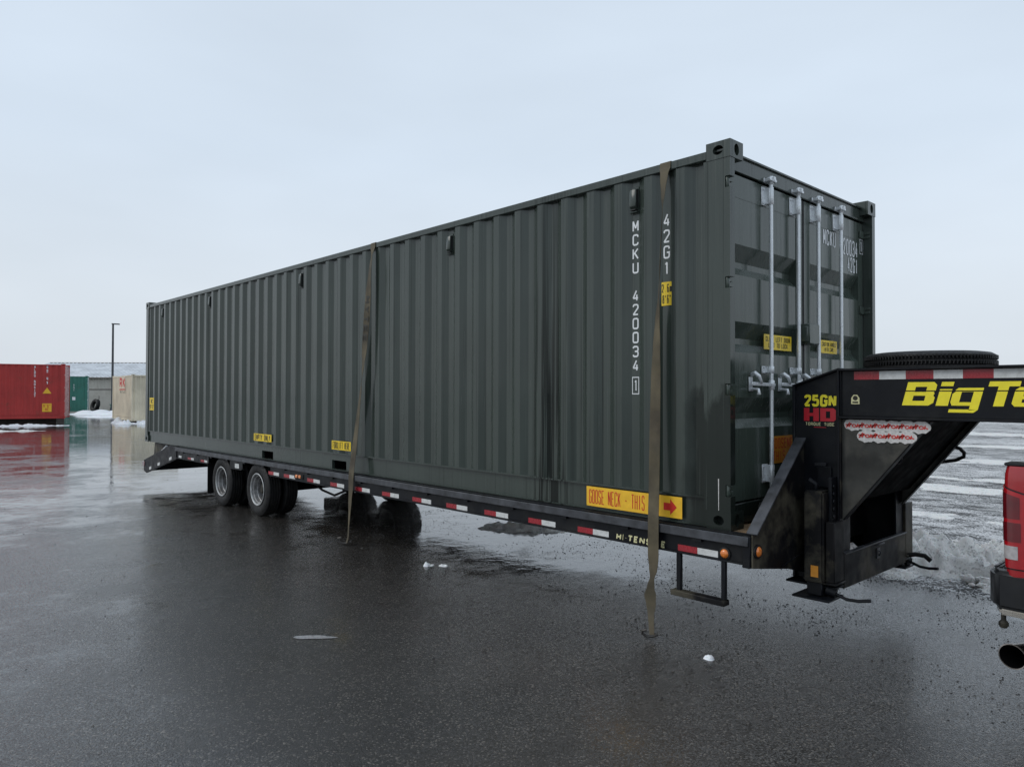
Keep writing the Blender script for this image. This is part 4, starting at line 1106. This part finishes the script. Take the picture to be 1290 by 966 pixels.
# ------------------------------------------------------------------ straps
def ribbon(name, pts, parent, mat='webbing', th=.003):
    """pts: (x, y, z, width vector) from end to end"""
    mb = MB(); vs = []
    n = len(pts)
    P = [Vector(p[:3]) for p in pts]; Wv = [Vector(p[3]) for p in pts]
    # resample smoothly
    Q = []; 
    for i in range(n-1):
        for k in range(6):
            t = k/6
            p0, p1, p2, p3 = P[max(i-1, 0)], P[i], P[i+1], P[min(i+2, n-1)]
            c = .5*((2*p1)+(p2-p0)*t+(2*p0-5*p1+4*p2-p3)*t*t+(3*p1-p0-3*p2+p3)*t**3) if max((p1-p0).length, (p2-p1).length, (p3-p2).length) < 4*max(.004, min(x for x in ((p1-p0).length, (p2-p1).length, (p3-p2).length) if x > 1e-6)) else p1.lerp(p2, t)
            Q.append((c, Wv[i].lerp(Wv[i+1], t*t*(3-2*t))))
    Q.append((P[-1], Wv[-1]))
    for i, (c, w_) in enumerate(Q):
        d = (Q[min(i+1, len(Q)-1)][0]-Q[max(i-1, 0)][0]).normalized(); nn = d.cross(w_).normalized()*th/2
        vs += [c-w_/2-nn, c+w_/2-nn, c+w_/2+nn, c-w_/2+nn]
    fs = [(0, 1, 2, 3), tuple(range(len(vs)-4, len(vs)))]
    for i in range(len(Q)-1):
        for k in range(4): fs.append((i*4+k, i*4+(k+1) % 4, (i+1)*4+(k+1) % 4, (i+1)*4+k))
    return mb.add(vs, fs).build(name, mat, parent, smooth=60)
ZT = .776+2.591-.040
WD = .090
def wv(a, s=1.0): return (WD*s*math.cos(a), WD*s*math.sin(a), 0)
s1 = thing('tie_down_strap', 'olive webbing strap crossing the white letters near the container doors', 'strap', (-.51, -.10, 0), 'tie down straps')
zr = 3.322
E1 = -.955                       # edge-on to the yard
ribbon('webbing', [(-.51, 2.54, .80, (WD, 0, 0)), (-.51, 2.445, 3.29, (WD, 0, 0)), (-.51, 2.43, zr+.003, (WD, 0, 0)), (-.51, 1.2, zr+.003, (WD, 0, 0)), (-.51, .030, zr+.003, (WD, 0, 0)), (-.51, .004, zr+.002, wv(0)), (-.51, -.002, zr-.006, wv(0)), (-.51, -.004, zr-.04, wv(0)),
                   (-.508, -.020, 3.22, wv(-.25, .9)), (-.506, -.035, 3.10, wv(-.55, .8)), (-.505, -.045, 2.97, wv(E1, .75)), (-.512, -.048, 2.80, wv(E1-.04, .75)), (-.522, -.050, 2.58, wv(E1-.08, .8)), (-.532, -.050, 2.38, wv(E1+.10, .85)),
                   (-.544, -.050, 2.20, wv(E1+.35)), (-.552, -.050, 2.00, wv(-.35)), (-.558, -.052, 1.75, wv(-.12)), (-.560, -.06, 1.40, wv(0)), (-.553, -.080, 1.0, wv(0)), (-.540, -.106, .80, wv(0)), (-.538, -.110, .66, wv(0)),
                   (-.536, -.113, .55, wv(.0)), (-.534, -.115, .46, wv(-.1, .85)), (-.540, -.120, .39, wv(-.3, .55)), (-.548, -.126, .33, wv(.2, .62)), (-.548, -.132, .27, wv(.65, .9)), (-.534, -.142, .21, wv(.35, .75)), (-.524, -.156, .15, wv(-.05, .62)),
                   (-.508, -.174, .09, wv(-.2, .6)), (-.492, -.190, .04, wv(-.1, .5)), (-.480, -.20, .018, wv(0, .45))], s1)
hk = MB()
def hook_pts(c, sc=1.0):
    c = Vector(c)
    return [c+Vector(p)*sc for p in ((.03, .03, .03), (0, 0, .012), (-.035, -.03, .014), (-.055, -.055, .035), (-.045, -.06, .06), (-.02, -.045, .066))]
hk.tube(hook_pts((-.480, -.20, .006), .9), .010, 8).build('flat_hook', 'hook', s1)
s2 = thing('tie_down_strap', 'twisted olive webbing strap at the middle of the container, above the trailer axles', 'strap', (-4.35, -.10, 0), 'tie down straps')
ribbon('webbing', [(-4.34, 2.54, .80, (WD, 0, 0)), (-4.34, 2.445, 3.29, (WD, 0, 0)), (-4.34, 2.43, zr+.003, (WD, 0, 0)), (-4.34, 1.2, zr+.003, (WD, 0, 0)), (-4.34, .030, zr+.003, (WD, 0, 0)), (-4.34, .004, zr+.002, wv(0)), (-4.34, -.002, zr-.006, wv(0)), (-4.34, -.004, zr-.04, wv(0)),
                   (-4.335, -.022, 3.18, wv(-.38, .75)), (-4.345, -.04, 3.0, wv(-.25, 1)), (-4.36, -.05, 2.75, wv(.0, 1.15)), (-4.385, -.052, 2.5, wv(.1, 1.15)), (-4.42, -.054, 2.2, wv(.0, 1.15)), (-4.45, -.054, 1.98, wv(-.30, 1)),
                   (-4.475, -.054, 1.83, wv(-.56, .9)), (-4.51, -.056, 1.62, wv(-.32, 1)), (-4.56, -.062, 1.32, wv(-.1, 1.0)), (-4.595, -.080, 1.0, wv(0, 1.1)), (-4.60, -.106, .78, wv(0, 1.15)), (-4.60, -.110, .66, wv(0, 1.1)),
                   (-4.61, -.113, .50, wv(-.1, .9)), (-4.62, -.115, .34, wv(-.25, .75)), (-4.63, -.118, .20, wv(-.3, .6)), (-4.63, -.125, .08, wv(-.3, .6)), (-4.64, -.14, .02, wv(-.3, .6))], s2)
hk = MB(); hk.tube(hook_pts((-4.64, -.14, .006), 1.2), .011, 8).build('flat_hook', 'hook', s2)
# maker's print down the twisted strap
dn = Vector((-.062, -.004, -.50)).normalized(); wq = Vector((1, .08, 0)); wq = (wq - dn*wq.dot(dn)).normalized()
letter('MYTEE', (-4.388, -.0585, 2.49), .50, .085, 'inkblack', s2, axes=(dn, wq), name='strap_print', tk=.3)

# ------------------------------------------------------------------ red pickup
pk = thing('pickup_truck', 'red pickup truck coupled to the trailer, seen at its rear corner', 'pickup truck', (4.2, YC, 0))
TY0, TY1 = .20, 2.238
def side_poly(x0, x1, z0, z1, wx, rw):
    pts = [(x0, z0+.06), (x0-.0, z1)]
    pts = [(x0, z0), (x0-.003, z0+.30), (x0, z1-.01), (x1, z1), (x1, z0)]
    arch = [(wx+rw*math.cos(a), max(z0, .42+rw*math.sin(a))) for a in [math.pi*k/12 for k in range(13)]]
    return pts + arch
XR, RC = 1.476, .055                      # rear face and corner radius of the bed
def skin(s_, sv, z, off=0):
    """point on the outer skin at arc length sv from the rear face round the corner, sv = 0 sits .12 m in from the side"""
    ins = -off + .010*max(0, (1.0-z)/.3)**2 + (.012*((z-1.22)/.08)**2 if z > 1.22 else 0)
    l1 = .12-RC; l2 = RC*math.pi/2
    if sv < l1: x_, y_, nx, ny = XR, .12-sv, -1, 0
    elif sv < l1+l2:
        a_ = (sv-l1)/RC; nx, ny = -math.cos(a_), -math.sin(a_); x_, y_ = XR+RC+RC*nx, RC+RC*ny
    else: x_, y_, nx, ny = XR+RC+(sv-l1-l2), 0, 0, -1
    x_ -= nx*ins; y_ -= ny*ins
    return Vector((x_, TY0+y_ if s_ < 0 else TY1-y_, z))
def svx(x_): return (.12-RC)+RC*math.pi/2+(x_-XR-RC)
def patch(s_, s0, s1, zb, zt, off, ns=18, nz=8, thick=.012):
    """a piece of the skin between two arc lengths, with bottom and top heights as functions of arc length"""
    m = MB(); fb = zb if callable(zb) else (lambda q: zb); ft = zt if callable(zt) else (lambda q: zt)
    for o_ in (off, off-thick):
        for i in range(ns+1):
            sv = s0+(s1-s0)*i/ns
            for j in range(nz+1): m.v.append(skin(s_, sv, fb(sv)+(ft(sv)-fb(sv))*j/nz, o_))
    N = (ns+1)*(nz+1)
    for k in (0, N):
        for i in range(ns):
            for j in range(nz): m.f.append((k+i*(nz+1)+j, k+(i+1)*(nz+1)+j, k+(i+1)*(nz+1)+j+1, k+i*(nz+1)+j+1))
    rim_ = [i*(nz+1) for i in range(ns+1)] + [ns*(nz+1)+j for j in range(1, nz+1)] + [i*(nz+1)+nz for i in range(ns-1, -1, -1)] + [j for j in range(nz-1, 0, -1)]
    for a_, b_ in zip(rim_, rim_[1:]+rim_[:1]): m.f.append((a_, b_, b_+N, a_+N))
    return m
for s_, ya, yb in ((-1, TY0, TY0+.16), (1, TY1-.16, TY1)):
    xw, rw = 2.72, .50
    b = patch(s_, 0, svx(2.22), .70, 1.298, 0, 40, 14, .03)
    # panel over the wheel arch and ahead of it, same skin
    for i in range(14):
        x0_, x1_ = 2.22+(3.50-2.22)*i/14, 2.22+(3.50-2.22)*(i+1)/14
        def low(x_):
            q_ = rw*rw-(x_-xw)**2
            return max(.70, .42+math.sqrt(q_)) if q_ > 0 else .70
        k = len(b.v); n_ = 8
        for x_ in (x0_, x1_):
            for j in range(n_+1): b.v.append(skin(s_, svx(x_), low(x_)+(1.298-low(x_))*j/n_))
        for j in range(n_): b.f.append((k+j, k+n_+1+j, k+n_+2+j, k+j+1))
    bs = b.build('bed_side', 'truckred', pk, smooth=50)
    inner = (ya+.03, ya+.16) if s_ < 0 else (yb-.16, yb-.03)
    MB().box(XR+.03, 3.48, *inner, .86, 1.296).build('bed_wall', 'plastic', bs)
    MB().box(XR+.006, 3.48, ya+.012, yb-.012, 1.2985, 1.316).build('rail_cap', 'plastic', bs, .006)
    top = lambda q: 1.207-.062*max(0, (q-.02)/.20)
    e1 = svx(1.605)
    patch(s_, .012, e1+.008, .757, lambda q: top(q)+.008, .0015).build('lamp_gasket', 'plastic', bs, smooth=50)
    to = patch(s_, .02, e1, .765, top, .006).build('tail_light', 'redlens', bs, smooth=50)
    c1 = svx(1.555)
    patch(s_, .035, c1, 1.025, lambda q: top(q)-.022, .0085, thick=.003).build('dark_lens', 'darkredlens', to, smooth=50)
    patch(s_, .035, c1+.004, .905, 1.005, .0085, thick=.003).build('dark_lens', 'darkredlens', to, smooth=50)
    patch(s_, .092, svx(1.545), .812, .882, .0085, thick=.003).build('reverse_lens', 'clearlens', to, smooth=50)
b = MB(); b.box(1.478, 1.53, TY0+.125, TY1-.125, .71, 1.30); tg = b.build('tailgate', 'truckred', pk, .02, 3)
MB().box(1.468, 1.4775, YC-.12, YC+.12, 1.14, 1.20).build('handle', 'plastic', tg, .003)
MB().box(1.54, 3.48, TY0+.17, TY1-.17, .78, .82).box(3.44, 3.48, TY0+.17, TY1-.17, .82, 1.29).build('bed_floor', 'plastic', pk)
b = MB(); b.prism([(3.52, .50), (3.52, 1.30), (5.62, 1.30), (5.72, 1.24), (7.18, 1.17), (7.28, 1.05), (7.28, .50)] + [(6.42+.50*math.cos(a), max(.50, .42+.50*math.sin(a))) for a in [math.pi*k/12 for k in range(13)]], 'y', TY0, TY1)
cb_ = b.build('cab', 'truckred', pk, .05, 3)
b = MB()
for z, xa, xb, ins in ((1.30, 3.54, 5.66, .05), (1.60, 3.62, 5.20, .13), (1.88, 3.72, 4.86, .22), (1.92, 3.80, 4.75, .30)):
    b.v += [Vector(p) for p in ((xa, TY0+ins, z), (xb, TY0+ins, z), (xb, TY1-ins, z), (xa, TY1-ins, z))]
for k in range(3):
    for q in range(4): b.f.append((k*4+q, k*4+(q+1) % 4, k*4+4+(q+1) % 4, k*4+4+q))
b.f.append((12, 13, 14, 15))
b.build('roof', 'truckred', cb_, .02, 2)
for s_ in (0, 1):
    def gy(i): return TY0+i-.004 if s_ == 0 else TY1-i+.004
    g = MB()
    for xa, xb, xc, xd2 in ((3.70, 4.36, 4.36, 3.80), (4.44, 5.36, 4.98, 4.44)):
        g.add([(xa, gy(.06), 1.335), (xb, gy(.06), 1.335), (xc, gy(.205), 1.83), (xd2, gy(.205), 1.83)], [(0, 1, 2, 3)])
    g.build('side_window', 'glass', cb_, smooth=0)
g = MB(); g.add([(5.62, TY0+.16, 1.34), (5.62, TY1-.16, 1.34), (4.91, TY1-.28, 1.85), (4.91, TY0+.28, 1.85)], [(0, 1, 2, 3)]); g.build('windscreen', 'glass', cb_, smooth=0)
g = MB(); g.add([(3.548, TY0+.2, 1.36), (3.548, TY1-.2, 1.36), (3.70, TY1-.3, 1.82), (3.70, TY0+.3, 1.82)], [(0, 1, 2, 3)]); g.build('rear_window', 'glass', cb_, smooth=0)
bp = MB(); bp.prism([(1.395, TY0+.10), (1.44, TY0+.005), (1.62, TY0-.012), (1.62, TY0+.10), (1.52, TY0+.16), (1.52, TY1-.16), (1.62, TY1-.10), (1.62, TY1+.012), (1.44, TY1-.005), (1.395, TY1-.10)], 'z', .540, .742)
bo = bp.build('rear_bumper', 'plastic', pk, .022, 3)
bp = MB(); bp.prism([(1.42, TY0+.12), (1.455, TY0+.03), (1.58, TY0+.015), (1.58, TY0+.12), (1.52, TY0+.16), (1.52, TY1-.16), (1.58, TY1-.12), (1.58, TY1-.015), (1.455, TY1-.03), (1.42, TY1-.12)], 'z', .505, .542)
bp.build('bumper_lip', 'chrome', bo, .01, 2)
bp = MB()
for k in range(4): bp.box(1.415+.022*k, 1.428+.022*k, TY0+.10, TY0+.70, .741, .748)
bp.build('step_pad', 'plastic', bo)
kb = MB(); kb.tube([(1.465, TY0+.06, .51), (1.465, TY0+.06, .47)], .012, 10); kb.lathe([(.0005, .43), (.016, .433), (.024, .447), (.024, .460), (.014, .472), (.0005, .474)], (1.465, TY0+.06, 0), 16, 'z')
kb.build('bumper_knob', 'dirty', bo)
ex = MB(); c0 = Vector((1.515, TY0+.005, .305)); dv = Vector((.50, .86, .02)).normalized(); u_ = dv.cross(Vector((0, 0, 1))).normalized(); v_ = u_.cross(dv)
n_ = 28
def exr(dist, r, slant=0): return [c0 + dv*(dist + slant*math.cos(2*math.pi*k/n_)) + (u_*math.cos(2*math.pi*k/n_) + v_*math.sin(2*math.pi*k/n_))*r for k in range(n_)]
rings = [exr(.45, .060), exr(.04, .062, .02), exr(.0, .066, .02), exr(.0, .060, .02), exr(.04, .057, .02), exr(.40, .055)]
vs = [p for r_ in rings for p in r_]
ex.add(vs, [(i*n_+k, i*n_+(k+1) % n_, (i+1)*n_+(k+1) % n_, (i+1)*n_+k) for i in range(5) for k in range(n_)] + [tuple(range(5*n_, 6*n_))])
exo = ex.build('exhaust_tip', 'exhaust', pk)
exo.data.materials.append(M['shade_black'])
for f in exo.data.polygons:
    if min(f.vertices) >= 3*n_: f.material_index = 1
MB().tube([c0+dv*.44, c0+dv*.75+Vector((.2, 0, .1)), (2.6, .95, .5), (3.4, 1.0, .5)], .05, 12).build('exhaust_pipe', 'dirty', pk)
for wx in (2.72, 6.42):
    for yc, d in ((TY0+.17, -1), (TY1-.17, 1)):
        t_ = MB(); tyre_mesh(t_, (wx, yc, .41), .41, .235, .27); wh = t_.build('wheel', 'rubber', pk)
        r_ = MB(); r_.lathe([(.237, d*.115), (.245, d*.12), (.225, d*.125), (.20, d*.10), (.19, d*.06), (.08, d*.075), (.06, d*.10), (.0005, d*.105)], (wx, yc, .41), 36)
        for k in range(6):
            a = k*math.pi/3; r_.bar((wx+.06*math.cos(a), yc+d*.09, .41+.06*math.sin(a)), (wx+.21*math.cos(a), yc+d*.10, .41+.21*math.sin(a)), .03, .05)
        r_.build('rim', 'chrome', wh)
MB().box(1.6, 7.0, .75, .87, .50, .66).box(1.6, 7.0, 1.57, 1.69, .50, .66).box(2.62, 2.82, .35, 2.09, .37, .47).box(6.32, 6.52, .35, 2.09, .37, .47).build('chassis', 'shade_black', pk)

# ------------------------------------------------------------------ snow, slush, grit
def stuff(o, label): o['kind'] = 'stuff'; o['label'] = label; return o
stuff(mound('slush_bank', .9, 4.05, 3.2, 1.35, .40, 'slush', 3, 300, .05, 4.2, -.028, .36), 'ridge of dirty lumpy slush along the edge of the asphalt behind the trailer neck')
stuff(mound('slush_bank', 2.4, 3.25, 2.4, .55, .15, 'slush', 8, 200, .03, 5.5, -.028, .36), 'low broken line of grey slush along the edge of the asphalt beside the pickup')
ch = MB()
for _ in range(420):
    x_ = rnd.uniform(-1.6, 3.4); y_ = 3.0 + abs(rnd.gauss(0, .85)) + .1*x_
    r_ = .012 + .050*rnd.random()**2.5; off = Vector((rnd.random()*90, rnd.random()*90, 0)); k0 = len(ch.v); nl, nm = 6, 9
    for i in range(nl+1):
        th = math.pi*i/nl
        for j in range(nm):
            ph = 2*math.pi*j/nm
            d_ = Vector((math.sin(th)*math.cos(ph), math.sin(th)*math.sin(ph), math.cos(th)))
            q_ = 1 + .55*noise.noise(d_*1.3+off) + .25*noise.noise(d_*3.1+off)
            ch.v.append(Vector((x_ + d_.x*r_*q_*1.25, y_ + d_.y*r_*q_, -.02 + r_*.35 + d_.z*r_*q_*.75)))
    for i in range(nl):
        for j in range(nm): ch.f.append((k0+i*nm+j, k0+i*nm+(j+1) % nm, k0+(i+1)*nm+(j+1) % nm, k0+(i+1)*nm+j))
stuff(ch.build('slush_chunks', 'slush', smooth=50), 'loose chunks of dirty slush strewn along the edge of the asphalt')
for i, (a, b, rx, ry, h) in enumerate(((-3.5, 5.4, 2.6, .9, .07), (1.5, 7.4, 3.4, .55, .05), (-2.5, 10.5, 5, .6, .05), (2.5, 13, 6, .8, .05), (-5, 17, 7, .9, .06), (0, 24, 9, 1.2, .07), (-9, 32, 12, 1.6, .1))):
    stuff(mound('snow_streak', a, b, rx, ry, h, 'slush', 20+i, 90, .1, 2.2, -.028, .30), 'thin streak of grey snow lying on the wet lot')
def onpad(n, a, b, rx, ry, h, seed, rot, lab, mat='snow', res=60, chunk=3.0, thr=.2): return stuff(mound(n, a, b, rx, ry, h, mat, seed, res, rot, chunk, 0, thr), lab)
onpad('snow_patch', -41.6, 2.2, 3.3, .30, .17, 41, R(73), 'broken line of snow under the front edge of the red container', res=90, chunk=4)
onpad('snow_patch', -40.6, 9.0, .85, 2.2, .42, 42, R(-5), 'lumpy snow piled at the base of the beige container')
onpad('snow_patch', -42.6, 7.55, 1.8, .35, .25, 43, R(-5), 'thin snow along the long side of the beige container')
onpad('snow_patch', -61.0, 13.0, 5.5, 2.0, .35, 44, R(47), 'white snow patch between the green container and the tan shed', chunk=1.6, thr=.1)
onpad('snow_patch', -53.5, 10.9, 3.6, 1.4, .16, 46, R(47), 'low snow strip on the asphalt before the tan shed', chunk=1.6, thr=.2)
onpad('snow_patch', -36.5, .6, 2.6, .28, .09, 45, R(60), 'thin line of slush on the asphalt in front of the red container', 'slush', 70, 4)
def lump(n, lab, x_, y_, sx, sy, h, mat, seed, cat='snow lump'):
    o = mound(n, x_, y_, sx, sy, h, mat, seed, 22, seed*.7, 1.2/max(sx, .02)*.9, -.001, .02)
    return tag(o, lab, cat)
lump('snow_lump', 'small white snow lump on dark asphalt below the trailer rail', -3.24, -.05, .055, .04, .06, 'snow', 2)
lump('snow_lump', 'smaller flat snow lump beside the lump below the trailer rail', -3.13, .045, .05, .03, .035, 'snow', 5)
lump('snow_lump', 'lone small snow lump on dark asphalt below the trailer step', -.01, -.25, .035, .028, .035, 'snow', 9)
sm = MB(); pts = []
for k in range(22):
    a = 2*math.pi*k/22; r_ = 1+.35*noise.noise((math.cos(a)*1.5, math.sin(a)*1.5, 4))
    u, v = .17*r_*math.cos(a)*(1.0 if math.cos(a) > 0 else .6), .040*r_*math.sin(a)
    pts.append((-2.10+u*.682-v*.731, -1.92+u*.731+v*.682, .0035))
sm.add(pts, [tuple(range(22))])
tag(sm.build('slush_smear', 'smear', smooth=0), 'flat pale slush smear on bare asphalt in the foreground', 'slush smear')
tag(mound('slush_heap', -4.05, 1.95, .62, .30, .11, 'slush', 33, 46, .5, 6, -.004, .12), 'low dirty slush heap on the ground under the trailer', 'slush heap')
tag(mound('snow_lump', .36, .86, .10, .14, .09, 'slush', 61, 24, 0, 9, .60, .02), 'dirty snow lump resting on the tool tray behind the landing jack', 'snow lump')

gm = MB()
def crumb(x_, y_, s_):
    a = rnd.random()*6.28; c_, d_ = math.cos(a), math.sin(a); h_ = s_*rnd.uniform(.25, .6); e_ = rnd.uniform(.6, 1.1)
    q = [(1, 0), (-.4, .8), (-.6, -.7)]
    k = len(gm.v)
    for u, v in q: gm.v.append(Vector((x_+s_*(u*c_-v*d_*e_), y_+s_*(u*d_+v*c_*e_), -.001)))
    gm.v.append(Vector((x_+s_*.1, y_+s_*.1, h_)))
    gm.f += [(k, k+1, k+3), (k+1, k+2, k+3), (k+2, k, k+3)]
n_ = 0
while n_ < 9000:
    x_, y_ = rnd.uniform(-6.0, 3.4), rnd.uniform(-.6, 2.66)
    den = noise.noise((x_*.9, y_*1.4, 2))*.8 + noise.noise((x_*3, y_*3, 5))*.5 + .22
    den *= min(1, max(.08, (y_+.3)/1.2))
    if rnd.random() > den: continue
    crumb(x_, y_, .0035+.010*rnd.random()**3); n_ += 1
for _ in range(2600):
    crumb(rnd.uniform(-16, 3), rnd.uniform(-3.5, 2.5) if _ % 3 else rnd.uniform(-2, 4), .003+.012*rnd.random()**5)
for _ in range(2600):
    x_ = rnd.uniform(-3, 3); crumb(x_, 2.66+rnd.gauss(0, .10), .005+.012*rnd.random()**2)
stuff(gm.build('grit', 'grit', smooth=0), 'dark grit and gravel crumbs scattered over the wet asphalt')
for o in list(bpy.data.objects):
    if o.name.split('.')[0] in ('tread_block', 'roof_rib', 'suspension', 'stake_pocket', 'cross_member', 'neck_cross_member', 'step_pad', 'ramp_slat', 'sticker_print', 'gasket', 'chassis'): o['kind'] = 'stuff'
